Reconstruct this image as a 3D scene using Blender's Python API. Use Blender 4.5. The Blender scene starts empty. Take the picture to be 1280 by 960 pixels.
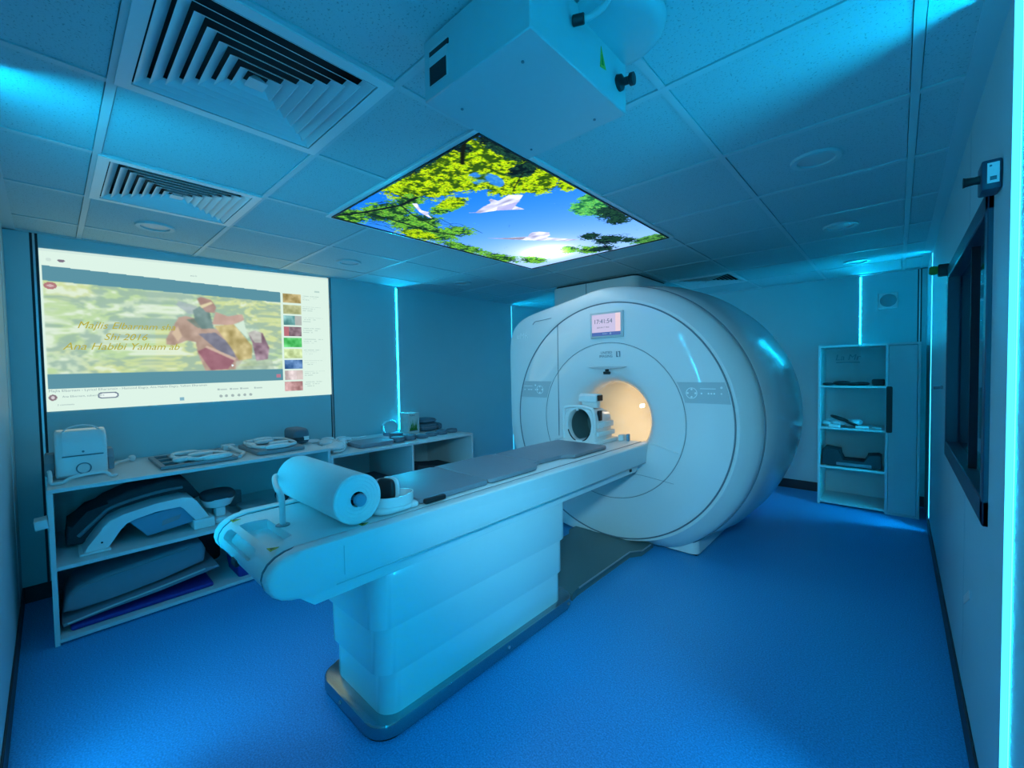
import bpy, bmesh, math, random
import numpy as np
from mathutils import Vector, Matrix, Euler
random.seed(4)
C = bpy.context.scene.collection
PI = math.pi

# ------------------------------------------------------------------ helpers
ORG = {}
def _link(name, me, org, parent):
    o = bpy.data.objects.new(name, me); C.objects.link(o)
    if parent is not None:
        o.parent = parent; ORG[o.name] = ORG[parent.name]
    else:
        o.location = org; ORG[o.name] = Vector(org)
    return o
def obj(name, bm, m, parent=None, org=(0, 0, 0), smooth=True, ang=38, label=None):
    off = ORG[parent.name] if parent is not None else Vector(org)
    bmesh.ops.recalc_face_normals(bm, faces=bm.faces[:])
    if smooth:
        a = math.radians(ang)
        for f in bm.faces: f.smooth = True
        for e in bm.edges:
            if len(e.link_faces) == 2: e.smooth = e.calc_face_angle(0) < a
            else: e.smooth = False
    bm.transform(Matrix.Translation(-off))
    me = bpy.data.meshes.new(name); bm.to_mesh(me); bm.free()
    for x in (m if isinstance(m, (list, tuple)) else [m]): me.materials.append(x)
    o = _link(name, me, org, parent)
    if label: o['label'] = label
    return o
def objs(name, bm, m, parent, **k):
    # one object per loose piece of the mesh
    left = set(bm.verts); out = []
    while left:
        st = [left.pop()]; isl = set(st)
        while st:
            for e in st.pop().link_edges:
                for v in e.verts:
                    if v in left: left.discard(v); isl.add(v); st.append(v)
        t = bmesh.new(); mp = {v: t.verts.new(v.co) for v in isl}
        for f in {f for v in isl for f in v.link_faces}: t.faces.new([mp[v] for v in f.verts])
        out.append(obj(name, t, m, parent, **k))
    bm.free(); return out
def tag(o, label, cat, group=None):
    o['label'] = label; o['category'] = cat
    if group: o['group'] = group
    return o
def thing(name, label, cat, loc, group=None):
    o = bpy.data.objects.new(name, None); C.objects.link(o)
    o.empty_display_size = .05; o.location = loc; ORG[o.name] = Vector(loc)
    return tag(o, label, cat, group)
def solo(name, bm, m, label, cat, loc, group=None, **k):
    return tag(obj(name, bm, m, None, loc, **k), label, cat, group)
def struct(name, bm, m, parent=None, **k):
    o = obj(name, bm, m, parent, **k)
    if parent is None: o['kind'] = 'structure'
    return o
def dup(root, delta, label, group=None):
    def cp(o, par):
        c = o.copy(); C.objects.link(c)
        if par is not None: c.parent = par
        for ch in list(o.children): cp(ch, c)
        return c
    r = cp(root, None); r.location = root.location + Vector(delta); r['label'] = label
    ORG[r.name] = Vector(r.location)
    if group: r['group'] = group
    return r
def B(): return bmesh.new()
def merge(bm, t, M=None):
    if M is not None: t.transform(M)
    me = bpy.data.meshes.new('tmp'); t.to_mesh(me); t.free(); bm.from_mesh(me); bpy.data.meshes.remove(me)
    return bm
def box(bm, lo, hi, bev=0, seg=2, M=None):
    t = B(); bmesh.ops.create_cube(t, size=1)
    lo, hi = Vector(lo), Vector(hi)
    for v in t.verts: v.co = Vector([(lo[i]+hi[i])/2 + v.co[i]*(hi[i]-lo[i]) for i in range(3)])
    if bev: bmesh.ops.bevel(t, geom=t.edges[:], offset=bev, segments=seg, profile=.5, affect='EDGES')
    return merge(bm, t, M)
def to3(a, b, c, axis):
    return {'x': Vector((c, a, b)), 'y': Vector((a, c, b)), 'z': Vector((a, b, c))}[axis]
def prism(bm, pts, axis, c0, c1, bev=0, seg=2, M=None):
    t = B()
    v0 = [t.verts.new(to3(a, b, c0, axis)) for a, b in pts]
    v1 = [t.verts.new(to3(a, b, c1, axis)) for a, b in pts]
    n = len(pts)
    caps = [t.faces.new(v0), t.faces.new(v1[::-1])]
    for i in range(n): t.faces.new((v0[i], v1[i], v1[(i+1) % n], v0[(i+1) % n]))
    if bev:
        es = set()
        for f in caps: es.update(f.edges)
        bmesh.ops.bevel(t, geom=list(es), offset=bev, segments=seg, profile=.5, affect='EDGES')
    return merge(bm, t, M)
def rrect(x0, x1, y0, y1, r, n=6):
    out = []
    for cx, cy, a in ((x1-r, y1-r, 0), (x0+r, y1-r, 90), (x0+r, y0+r, 180), (x1-r, y0+r, 270)):
        for k in range(n+1):
            t = math.radians(a+90*k/n); out.append((cx+r*math.cos(t), cy+r*math.sin(t)))
    return out
def rotto(d):
    return Vector((0, 0, 1)).rotation_difference(Vector(d).normalized()).to_matrix().to_4x4()
def lathe(bm, prof, cen=(0, 0, 0), d=(0, 0, 1), n=32, closed=False):
    t = B(); rings = []
    for r, h in prof:
        if r < 1e-6: rings.append([t.verts.new((0, 0, h))])
        else: rings.append([t.verts.new((r*math.cos(2*PI*k/n), r*math.sin(2*PI*k/n), h)) for k in range(n)])
    L = list(zip(rings, rings[1:]))
    if closed: L.append((rings[-1], rings[0]))
    for a, b in L:
        for k in range(n):
            k2 = (k+1) % n
            if len(a) == 1 and len(b) == 1: continue
            if len(a) == 1: t.faces.new((a[0], b[k], b[k2]))
            elif len(b) == 1: t.faces.new((a[k], b[0], a[k2]))
            else: t.faces.new((a[k], b[k], b[k2], a[k2]))
    return merge(bm, t, Matrix.Translation(cen) @ rotto(d))
def cyl(bm, p0, p1, r, n=24, bev=0):
    d = Vector(p1)-Vector(p0); L = d.length
    if bev: pr = [(0, 0), (r-bev, 0), (r, bev), (r, L-bev), (r-bev, L), (0, L)]
    else: pr = [(0, 0), (r, 0), (r, L), (0, L)]
    return lathe(bm, pr, p0, d, n)
def spline(pts, k=6, closed=False):
    P = [Vector(p) for p in pts]; n = len(P); out = []
    for i in range(n if closed else n-1):
        g = lambda j: P[j % n] if closed else P[max(0, min(n-1, j))]
        p0, p1, p2, p3 = g(i-1), g(i), g(i+1), g(i+2)
        for j in range(k):
            t = j/k
            out.append(.5*((2*p1)+(p2-p0)*t+(2*p0-5*p1+4*p2-p3)*t*t+(3*p1-p0-3*p2+p3)*t**3))
    if not closed: out.append(P[-1])
    return out
def tube(bm, pts, r, n=10, closed=False, k=6, smooth=True, flat=1.0):
    P = spline(pts, k, closed) if smooth else [Vector(p) for p in pts]
    m = len(P); t = B(); rings = []; up = None
    for i in range(m):
        d = (P[(i+1) % m]-P[i-1]) if closed else (P[min(m-1, i+1)]-P[max(0, i-1)])
        d.normalize()
        if up is None: up = d.orthogonal() if abs(d.z) > .9 else Vector((0, 0, 1))
        up = (up-d*up.dot(d)); up = up.normalized() if up.length > 1e-6 else d.orthogonal().normalized()
        s = d.cross(up)
        rr = r(i/(m-1)) if callable(r) else r
        rings.append([t.verts.new(P[i]+s*rr*math.cos(2*PI*q/n)+up*rr*flat*math.sin(2*PI*q/n)) for q in range(n)])
    for i in range(m if closed else m-1):
        a, b = rings[i], rings[(i+1) % m]
        for q in range(n): t.faces.new((a[q], a[(q+1) % n], b[(q+1) % n], b[q]))
    if not closed: t.faces.new(rings[0][::-1]); t.faces.new(rings[-1])
    return merge(bm, t)
def sell(bm, c, rad, p=2.0, M=None, nu=28, nv=16):
    t = B(); rows = []
    f = lambda w: math.copysign(abs(w)**(2/p), w)
    for j in range(nv+1):
        ph = -PI/2+PI*j/nv
        rows.append([t.verts.new((rad[0]*f(math.cos(ph))*f(math.cos(2*PI*i/nu)), rad[1]*f(math.cos(ph))*f(math.sin(2*PI*i/nu)), rad[2]*f(math.sin(ph)))) for i in range(nu)])
    for a, b in zip(rows, rows[1:]):
        for i in range(nu): t.faces.new((a[i], a[(i+1) % nu], b[(i+1) % nu], b[i]))
    bmesh.ops.remove_doubles(t, verts=t.verts[:], dist=1e-6)
    MM = Matrix.Translation(c) @ (M if M is not None else Matrix())
    return merge(bm, t, MM)
def loft(bm, loops, cap0=True, cap1=True, close=True):
    t = B(); R = [[t.verts.new(p) for p in L] for L in loops]; n = len(loops[0])
    for a, b in zip(R, R[1:]):
        for i in range(n if close else n-1): t.faces.new((a[i], b[i], b[(i+1) % n], a[(i+1) % n]))
    if cap0: t.faces.new(R[0])
    if cap1: t.faces.new(R[-1][::-1])
    return merge(bm, t)
def rotz(a, c=(0, 0, 0)):
    c = Vector(c); return Matrix.Translation(c) @ Matrix.Rotation(a, 4, 'Z') @ Matrix.Translation(-c)
def rot(a, ax, c):
    c = Vector(c); return Matrix.Translation(c) @ Matrix.Rotation(a, 4, ax) @ Matrix.Translation(-c)
_dg = None
def text(bm, s, M, size, shear=0, depth=.0004, align='CENTER'):
    cu = bpy.data.curves.new('t', 'FONT'); cu.body = s; cu.size = size; cu.shear = shear
    cu.extrude = depth; cu.align_x = align; cu.align_y = 'CENTER'; cu.resolution_u = 3
    o = bpy.data.objects.new('t', cu); C.objects.link(o)
    dg = bpy.context.evaluated_depsgraph_get()
    me = bpy.data.meshes.new_from_object(o.evaluated_get(dg)); me.transform(M); bm.from_mesh(me)
    bpy.data.objects.remove(o); bpy.data.meshes.remove(me); bpy.data.curves.remove(cu)
    return bm
def frame(o, x, y, z=None):
    x, y = Vector(x).normalized(), Vector(y).normalized(); z = x.cross(y)
    return Matrix(((x.x, y.x, z.x, o[0]), (x.y, y.y, z.y, o[1]), (x.z, y.z, z.z, o[2]), (0, 0, 0, 1)))

# ------------------------------------------------------------------ materials
def mat(name, col, rough=.5, metal=0, noise=0, nscale=40, bump=0, spec=.5, coat=0, alpha=None, trans=0):
    m = bpy.data.materials.new(name); m.use_nodes = True; nt = m.node_tree; b = nt.nodes['Principled BSDF']
    b.inputs['Base Color'].default_value = (*col, 1); b.inputs['Roughness'].default_value = rough
    b.inputs['Metallic'].default_value = metal; b.inputs['Specular IOR Level'].default_value = spec
    b.inputs['Coat Weight'].default_value = coat; b.inputs['Coat Roughness'].default_value = .03
    b.inputs['Transmission Weight'].default_value = trans
    tc = nt.nodes.new('ShaderNodeTexCoord'); nz = nt.nodes.new('ShaderNodeTexNoise')
    nz.inputs['Scale'].default_value = nscale; nz.inputs['Detail'].default_value = 4
    nt.links.new(tc.outputs['Object'], nz.inputs['Vector'])
    if noise:
        mx = nt.nodes.new('ShaderNodeMix'); mx.data_type = 'RGBA'
        mx.inputs['A'].default_value = (*[c*(1-noise) for c in col], 1)
        mx.inputs['B'].default_value = (*[min(1, c*(1+noise)) for c in col], 1)
        nt.links.new(nz.outputs['Fac'], mx.inputs['Factor']); nt.links.new(mx.outputs['Result'], b.inputs['Base Color'])
    if bump:
        bp = nt.nodes.new('ShaderNodeBump'); bp.inputs['Strength'].default_value = bump; bp.inputs['Distance'].default_value = .002
        nt.links.new(nz.outputs['Fac'], bp.inputs['Height']); nt.links.new(bp.outputs['Normal'], b.inputs['Normal'])
    return m
def emit(name, col, s):
    m = bpy.data.materials.new(name); m.use_nodes = True; nt = m.node_tree; nt.nodes.remove(nt.nodes['Principled BSDF'])
    e = nt.nodes.new('ShaderNodeEmission'); e.inputs['Color'].default_value = (*col, 1); e.inputs['Strength'].default_value = s
    nt.links.new(e.outputs[0], nt.nodes['Material Output'].inputs['Surface']); return m
def emit_attr(name, s):
    m = emit(name, (1, 1, 1), s); nt = m.node_tree
    a = nt.nodes.new('ShaderNodeAttribute'); a.attribute_name = 'Col'
    e = [n for n in nt.nodes if n.type == 'EMISSION'][0]; nt.links.new(a.outputs['Color'], e.inputs['Color']); return m
def floor_mat():
    m = mat('blue_vinyl', (.045, .16, .42), .42, spec=.35); nt = m.node_tree; b = nt.nodes['Principled BSDF']
    tc = nt.nodes.new('ShaderNodeTexCoord'); n1 = nt.nodes.new('ShaderNodeTexNoise'); n1.inputs['Scale'].default_value = 160; n1.inputs['Detail'].default_value = 3
    cr = nt.nodes.new('ShaderNodeValToRGB'); E = cr.color_ramp.elements
    E[0].position = .36; E[0].color = (.03, .27, .58, 1); E[1].position = .66; E[1].color = (.06, .46, .85, 1)
    nt.links.new(tc.outputs['Object'], n1.inputs['Vector']); nt.links.new(n1.outputs['Fac'], cr.inputs['Fac'])
    nt.links.new(cr.outputs['Color'], b.inputs['Base Color']); return m
def tile_mat():
    m = mat('mineral_tile', (.66, .68, .69), .85, spec=.2); nt = m.node_tree; b = nt.nodes['Principled BSDF']
    tc = nt.nodes.new('ShaderNodeTexCoord'); n1 = nt.nodes.new('ShaderNodeTexNoise'); n1.inputs['Scale'].default_value = 170; n1.inputs['Detail'].default_value = 2
    cr = nt.nodes.new('ShaderNodeValToRGB'); E = cr.color_ramp.elements
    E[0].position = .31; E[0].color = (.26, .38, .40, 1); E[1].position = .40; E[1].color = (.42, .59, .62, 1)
    nt.links.new(tc.outputs['Object'], n1.inputs['Vector']); nt.links.new(n1.outputs['Fac'], cr.inputs['Fac'])
    nt.links.new(cr.outputs['Color'], b.inputs['Base Color'])
    bp = nt.nodes.new('ShaderNodeBump'); bp.inputs['Strength'].default_value = .25; bp.inputs['Distance'].default_value = .002
    nt.links.new(n1.outputs['Fac'], bp.inputs['Height']); nt.links.new(bp.outputs['Normal'], b.inputs['Normal']); return m
M = dict(
 floor=floor_mat(), tile=tile_mat(),
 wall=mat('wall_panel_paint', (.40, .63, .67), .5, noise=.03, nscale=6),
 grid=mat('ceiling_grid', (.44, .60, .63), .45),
 tbar=mat('white_tbar', (.75, .77, .78), .28),
 base=mat('dark_skirting', (.02, .022, .03), .5, noise=.1),
 seam=mat('dark_joint', (.03, .035, .045), .6, noise=.1),
 alu=mat('brushed_aluminium', (.6, .62, .64), .35, .8, noise=.05, nscale=200),
 white=mat('white_gloss_plastic', (.80, .81, .82), .22, noise=.015, nscale=8, coat=.25),
 face=mat('scanner_gloss_white', (.80, .81, .82), .10, noise=.01, nscale=5, coat=.6),
 satin=mat('satin_white_plastic', (.76, .78, .79), .38, noise=.02, nscale=12),
 case=mat('grey_white_case', (.42, .50, .53), .4, noise=.03),
 pale=mat('pale_grey_plastic', (.52, .55, .57), .35, noise=.02, nscale=12),
 grey=mat('grey_plastic', (.25, .28, .31), .45, noise=.05),
 dgrey=mat('dark_grey_foam', (.04, .05, .062), .8, noise=.12, bump=.2),
 slate=mat('slate_foam', (.10, .17, .22), .6, noise=.08, bump=.15),
 mgrey=mat('slate_vinyl_pad', (.23, .26, .31), .45, noise=.04, nscale=30, bump=.1),
 blue=mat('deep_blue_foam', (.02, .03, .25), .6, noise=.1),
 bluebox=mat('blue_plastic', (.16, .30, .42), .4, noise=.05),
 black=mat('black_plastic', (.008, .009, .012), .45, noise=.1),
 blackg=mat('black_glass', (.004, .006, .010), .06, spec=.6),
 board=mat('white_melamine_board', (.66, .69, .70), .4, noise=.02, nscale=10),
 shade=mat('dark_duct', (.02, .025, .03), .7, noise=.1),
 frame=mat('navy_window_frame', (.03, .05, .09), .4, noise=.08),
 steel=mat('grey_metallic_base', (.34, .40, .42), .22, .9, noise=.04),
 teal=mat('grey_green_cover_plate', (.10, .17, .18), .4, noise=.05),
 paper=mat('white_paper_roll', (.82, .83, .83), .8, noise=.02, nscale=60),
 ivory=mat('warm_bore_liner', (.84, .80, .70), .35, noise=.02),
 clear=mat('clear_plastic', (.75, .85, .9), .08, trans=.85),
 yellow=mat('yellow_sticker', (.45, .42, .04), .5, noise=.1),
 green=mat('green_leaf_print', (.04, .25, .02), .5, noise=.4, nscale=90),
 faded=mat('faded_ink', (.30, .38, .41), .6, noise=.05),
 ink=mat('grey_ink', (.16, .2, .24), .5, noise=.05),
 wink=mat('white_print', (.97, .98, .98), .4, noise=.03),
 plastic_bag=mat('crumpled_white_wrap', (.7, .73, .75), .35, noise=.1, bump=.6),
 cardboard=mat('printed_box_card', (.55, .62, .60), .5, noise=.15, nscale=18),
 tape=mat('pale_tape', (.7, .72, .72), .5, noise=.05),
 lens=emit('cyan_led_lens', (.05, .62, 1.0), 2.4),
 led=emit('cyan_led_diffuser', (.001, .55, 1.0), 272),
 warm=emit('warm_bore_lamp', (1, .72, .42), 4.2),
 spot=emit('bore_lamp_lens', (1, .93, .8), 8),
)

M['face'].node_tree.nodes['Principled BSDF'].inputs['Coat Weight'].default_value = 1.0
M['face'].node_tree.nodes['Principled BSDF'].inputs['Coat Roughness'].default_value = .004
# ------------------------------------------------------------------ room
XL, XR, YB, YF, H = -3.91, .210, -.155, 5.57, 2.263
bm = B(); box(bm, (XL-.1, YB-.1, -.06), (XR+.1, YF+.1, 0)); struct('floor', bm, M['floor'], smooth=False)
# ceiling tiles with openings where the three air diffusers sit
gx = [XL-.05]+[-3.565+.6*i for i in range(7)]+[XR+.05]
gy = [YB-.05]+[.16+.602*i for i in range(9)]+[YF+.05]
DIF = [(-1.765, .16), (-2.965, .16), (-1.765, .16+.602*7)]
bm = B()
for i in range(len(gx)-1):
    for j in range(len(gy)-1):
        if any(abs(gx[i]-a) < .01 and abs(gy[j]-b) < .01 for a, b in DIF): continue
        box(bm, (gx[i]+.014, gy[j]+.014, H+.003), (gx[i+1]-.014, gy[j+1]-.014, H+.02))
box(bm, (XL-.1, YB-.1, H+.12), (XR+.1, YF+.1, H+.16))
struct('ceiling', bm, M['tile'], smooth=False)
bm = B(); w = .012
for x in gx[1:-1]: box(bm, (x-w, YB, H-.001), (x+w, YF, H+.012))
for y in gy[1:-1]: box(bm, (XL, y-w, H-.0015), (XR, y+w, H+.0115))
box(bm, (XL, YB, H-.004), (XL+.02, YF, H+.01)); box(bm, (XR-.06, YB, H-.004), (XR, YF, H+.01))
box(bm, (XL, YF-.06, H-.004), (XR, YF, H+.0095)); box(bm, (XL, YB, H-.004), (XR, YB+.05, H+.0095))
struct('trim_1', bm, M['grid'], smooth=False)
P = .010
def wallbox(name, boxes, m=M['wall']):
    bm = B()
    for lo, hi in boxes: box(bm, lo, hi)
    return struct(name, bm, m, smooth=False)
T = H+.1
wallbox('wall_left', [((XL-.1, YB-.1, 0), (XL-.02, YF+.1, T)),
    ((XL-.03, YB, 0), (XL, -.052, T)), ((XL-.03, -.018, 0), (XL, 1.767, T)), ((XL-.03, 1.800, 0), (XL, YF, T)),
    ((XL, 2.5, 0), (XL+P, 4.28, T))])
wallbox('wall_right', [((XR+.02, YB-.1, 0), (XR+.1, 1.90, T)), ((XR+.02, 3.15, 0), (XR+.1, YF+.1, T)),
    ((XR+.02, 1.90, 0), (XR+.1, 3.15, .93)), ((XR+.02, 1.90, 1.83), (XR+.1, 3.15, T)),
    ((XR, YB, 0), (XR+.03, 1.56, T)), ((XR, 4.765, 0), (XR+.03, YF, T)),
    ((XR-P, 1.56, 0), (XR+.03, 1.84, T)), ((XR-P, 1.84, 0), (XR+.03, 2.395, .885)), ((XR-P, 1.84, 1.87), (XR+.03, 2.395, T)),
    ((XR-P, 2.405, 0), (XR+.03, 3.19, .885)), ((XR-P, 2.405, 1.87), (XR+.03, 3.19, T)), ((XR-P, 3.19, 0), (XR+.03, 4.765, T)), ((XR-P, 4.780, 0), (XR+.03, YF, T))])
wallbox('wall_far', [((XL-.1, YF+.02, 0), (XR+.1, YF+.1, T)), ((XL, YF, 0), (.135, YF+.03, T)), ((.165, YF, 0), (XR, YF+.03, T)),
    ((XL, YF-P, 0), (-.29, YF, T))])
wallbox('wall_back', [((XL-.1, YB-.1, 0), (XR+.1, YB-.02, T)), ((XL, YB-.03, 0), (-3.62, YB, T)), ((-3.59, YB-.03, 0), (XR, YB, T)),
    ((-1.93, YB, 0), (XR, YB+P, T))])
# joint profiles: a bright aluminium rib between two dark gaps
def joint(name, boxes, ribs):
    bm = B()
    for lo, hi in boxes: box(bm, lo, hi)
    o = struct(name, bm, M['seam'], smooth=False)
    bm = B()
    for lo, hi in ribs: box(bm, lo, hi)
    objs('rib', bm, M['alu'], o, smooth=False)
joint('trim_2', [((XL-.02, -.052, 0), (XL-.012, -.018, H)), ((XL-.02, 1.767, 0), (XL-.012, 1.80, H))],
      [((XL-.012, -.040, 0), (XL+.002, -.030, H)), ((XL-.012, 1.779, 0), (XL+.002, 1.788, H))])
joint('trim_3', [((.135, YF+.012, 0), (.165, YF+.02, H))], [((.145, YF-.002, 0), (.155, YF+.012, H))])
joint('trim_4', [((-3.62, YB-.02, 0), (-3.59, YB-.012, H))], [((-3.61, YB-.012, 0), (-3.60, YB+.002, H))])
bm = B(); box(bm, (XR-P+.006, 2.395, 0), (XR+.02, 2.405, H)); struct('trim_5', bm, M['seam'], smooth=False)
bh = .1
def skirting(name, boxes):
    bm = B()
    for lo, hi in boxes: box(bm, lo, hi, .002, 1)
    struct(name, bm, M['base'])
skirting('baseboard_left', [((XL, YB, 0), (XL+.008, 2.5, bh)), ((XL+P, 2.5, 0), (XL+P+.008, 4.28, bh)), ((XL, 4.28, 0), (XL+.008, YF, bh))])
skirting('baseboard_right', [((XR-.008, YB, 0), (XR, 1.56, bh)), ((XR-P-.008, 1.552, 0), (XR-P, 4.775, bh)), ((XR-.008, 4.775, 0), (XR, YF, bh))])
skirting('baseboard_far', [((XL, YF-P-.008, 0), (-.29, YF-P, bh)), ((-.29, YF-.008, 0), (XR, YF, bh))])
skirting('baseboard_back', [((XL, YB, 0), (-1.93, YB+.008, bh)), ((-1.94, YB+P, 0), (XR, YB+P+.008, bh))])

# LED profiles
def led(label, p, nrm, z0, z1, side, base=P):
    # flat diffuser on the base wall beside a raised panel, and a slim glowing lens along the panel's edge; side = towards the panel
    p, n = Vector((p[0], p[1], 0)), Vector((nrm[0], nrm[1], 0)); q = Vector((abs(n.y), abs(n.x), 0))*side; w = .0035
    t = thing('led_strip', label, 'light strip', (p.x, p.y, z0), 'vertical cyan light strips on the walls')
    def bx(bm, d0, d1, q0, q1, z0, z1):
        c = [p+n*d0+q*q0, p+n*d1+q*q1]
        box(bm, [min(c[0][i], c[1][i]) if i < 2 else z0 for i in range(3)], [max(c[0][i], c[1][i]) if i < 2 else z1 for i in range(3)])
    bm = B(); bx(bm, .0003, .0010, -w, w, z0, z1); obj('diffuser', bm, M['led'], t, smooth=False)
    bm = B(); bx(bm, .001, base+.004, w, w+.003, z0, z1); obj('lens', bm, M['lens'], t, smooth=False)
    for z in (z0, z1): bm = B(); bx(bm, .001, base+.005, -w-.001, w+.0035, z-.004, z+.004); obj('end_cap', bm, M['alu'], t, smooth=False)
led('glowing cyan light strip on the left wall just behind the plant-printed box', (XL, 2.493), (1, 0), .76, 2.25, 1)
led('glowing cyan light strip on the left wall, its top just showing beyond the scanner corner', (XL, 4.287), (1, 0), .11, 2.25, -1)
led('glowing cyan light strip on the far wall above the white cabinet', (-.283, YF), (0, -1), .11, 2.25, -1)
led('thin glowing cyan light strip on the right wall beside the cabinet', (XR, 4.772), (-1, 0), .11, 2.25, -1)
led('brightest nearest cyan light strip at the right edge, this side of the dark window', (XR, 1.553), (-1, 0), .02, 2.25, 1)
led('cyan light strip on the near wall seen only as its glow and reflection', (-1.937, YB), (0, 1), .11, 2.25, 1)
led('added unseen cyan fill strip on the near wall, behind the viewer', (.12, YB+P), (0, 1), .11, 2.25, 1, .002)  # extra strip added out of view to brighten scanner front and table

# ------------------------------------------------------------------ observation window in the right wall
X0 = XR-P
t = bpy.data.objects.new('window_1', None); C.objects.link(t); t.location = (X0, 2.5, .885); ORG[t.name] = Vector(t.location); t['kind'] = 'structure'
bm = B(); y0, y1, z0, z1 = 1.84, 3.19, .885, 1.87
for lo, hi in (((y0, z0), (y1, z0+.075)), ((y0, z1-.06), (y1, z1)), ((y0, z0), (y0+.05, z1)), ((y1-.05, z0), (y1, z1))):
    box(bm, (X0-.012, lo[0], lo[1]), (X0+.10, hi[0], hi[1]), .003, 1)
obj('window_frame', bm, M['frame'], t)
bm = B(); box(bm, (X0+.035, y0+.045, z0+.06), (X0+.045, y1-.045, z1-.05)); obj('window_pane', bm, M['blackg'], t, smooth=False)

# ------------------------------------------------------------------ ceiling: diffusers, lamps, sky panel
def diffuser(x, y, label, g):
    c = Vector((x+.3, y+.301, H)); t = thing('air_diffuser', label, 'ceiling vent', c, g)
    bm = B(); a, b = .297, .262
    for s in range(4):
        R = Matrix.Translation(c) @ Matrix.Rotation(s*PI/2, 4, 'Z')
        prism(bm, [(-a, -a), (a, -a), (b, -b), (-b, -b)], 'z', -.006, .004, 0, M=R)
    obj('outer_frame', bm, M['tbar'], t, smooth=False)
    bm = B(); box(bm, (c.x-.29, c.y-.29, H+.07), (c.x+.29, c.y+.29, H+.08))
    for s in range(4):
        box(bm, (-.29, -.29, .004), (.29, -.28, .075), M=Matrix.Translation(c) @ Matrix.Rotation(s*PI/2, 4, 'Z'))
    obj('duct_box', bm, M['shade'], t, smooth=False)
    for k in range(7):
        ro = .258-.0335*k; ri = ro-.027; z0, z1 = -.004, .016; th = .0025
        bm = B()
        L = [[(-ro, -ro, z0), (ro, -ro, z0), (ro, ro, z0), (-ro, ro, z0)], [(-ri, -ri, z1), (ri, -ri, z1), (ri, ri, z1), (-ri, ri, z1)]]
        L += [[(p[0]*(ri-th)/ri, p[1]*(ri-th)/ri, p[2]) for p in L[1]], [(p[0]*(ro-th)/ro, p[1]*(ro-th)/ro, p[2]) for p in L[0]]]
        loft(bm, [[c+Vector(p) for p in q] for q in L+[L[0]]], False, False)
        bmesh.ops.remove_doubles(bm, verts=bm.verts[:], dist=1e-6)
        obj('blade', bm, M['tbar'], t, smooth=False)
    bm = B(); q = .026
    loft(bm, [[c+Vector((sx*q, sy*q, -.003)) for sx, sy in ((-1, -1), (1, -1), (1, 1), (-1, 1))], [c+Vector((sx*.008, sy*.008, .02)) for sx, sy in ((-1, -1), (1, -1), (1, 1), (-1, 1))]])
    obj('centre_plate', bm, M['tbar'], t, smooth=False)
g = 'square air diffusers in the ceiling'
diffuser(*DIF[0], 'largest square louvred air diffuser at the top of the view', g)
diffuser(*DIF[1], 'square louvred air diffuser just above the projected picture', g)
diffuser(*DIF[2], 'distant dark louvred air diffuser above the scanner', g)

def lamp(x, y, label):
    t = thing('ceiling_light', label, 'ceiling light', (x, y, H), 'round recessed ceiling lights, switched off')
    bm = B(); lathe(bm, [(.068, .002), (.07, -.006), (.09, -.008), (.094, -.002), (.094, .003), (.068, .003)], (x, y, H), (0, 0, 1), 40, True); obj('rim', bm, M['grid'], t)
    bm = B(); lathe(bm, [(0, -.001), (.05, -.0005), (.0685, .0015), (.0685, .004), (0, .004)], (x, y, H), (0, 0, 1), 40); obj('diffuser', bm, M['pale'], t)
for x, y, l in ((-3.285, .46, 'unlit round ceiling light nearest the louvred diffuser over the projected picture'),
                (-3.28, 1.665, 'unlit round ceiling light above the right end of the projected picture'),
                (-3.28, 2.865, 'unlit round ceiling light near the left-wall light strip'),
                (-.27, 2.28, 'unlit round ceiling light on the right, nearest the viewer'),
                (-.28, 3.475, 'unlit round ceiling light on the right, second from the viewer'),
                (-.27, 4.765, 'unlit round ceiling light on the right, closest to the far wall')): lamp(x, y, l)

# picture helpers (value noise painted onto a fine vertex grid)
def vnoise(x, y, seed):
    xi, yi = np.floor(x).astype(int), np.floor(y).astype(int); fx, fy = x-xi, y-yi
    fx, fy = fx*fx*(3-2*fx), fy*fy*(3-2*fy)
    def h(a, b):
        n = (a*374761393+b*668265263+seed*974634777) & 0xffffffff
        n = ((n ^ (n >> 13))*1274126177) & 0xffffffff
        return ((n ^ (n >> 16)) & 0xffff)/65535.
    return (h(xi, yi)*(1-fx)+h(xi+1, yi)*fx)*(1-fy)+(h(xi, yi+1)*(1-fx)+h(xi+1, yi+1)*fx)*fy
def fbm(x, y, s, o=4):
    a, t, n = .5, 0, 0
    for k in range(o): t = t+a*vnoise(x*2**k+17*k, y*2**k+31*k, s+k); n += a; a *= .55
    return t/n
def inpoly(u, v, P):
    r = np.zeros(u.shape, bool); n = len(P)
    for i in range(n):
        (x1, y1), (x2, y2) = P[i], P[(i+1) % n]
        if y1 == y2: continue
        c = ((y1 > v) != (y2 > v)) & (u < (x2-x1)*(v-y1)/(y2-y1)+x1); r ^= c
    return r
def lin(c): c = np.asarray(c, float)/255.; return np.where(c <= .04045, c/12.92, ((c+.055)/1.055)**2.4)
def sm(a, b, x): t = np.clip((x-a)/(b-a), 0, 1); return t*t*(3-2*t)
def put(img, mask, col):
    m = np.asarray(mask, float)
    if m.ndim == 2: m = m[..., None]
    img[:] = img*(1-m)+np.asarray(col, float)*m
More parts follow.
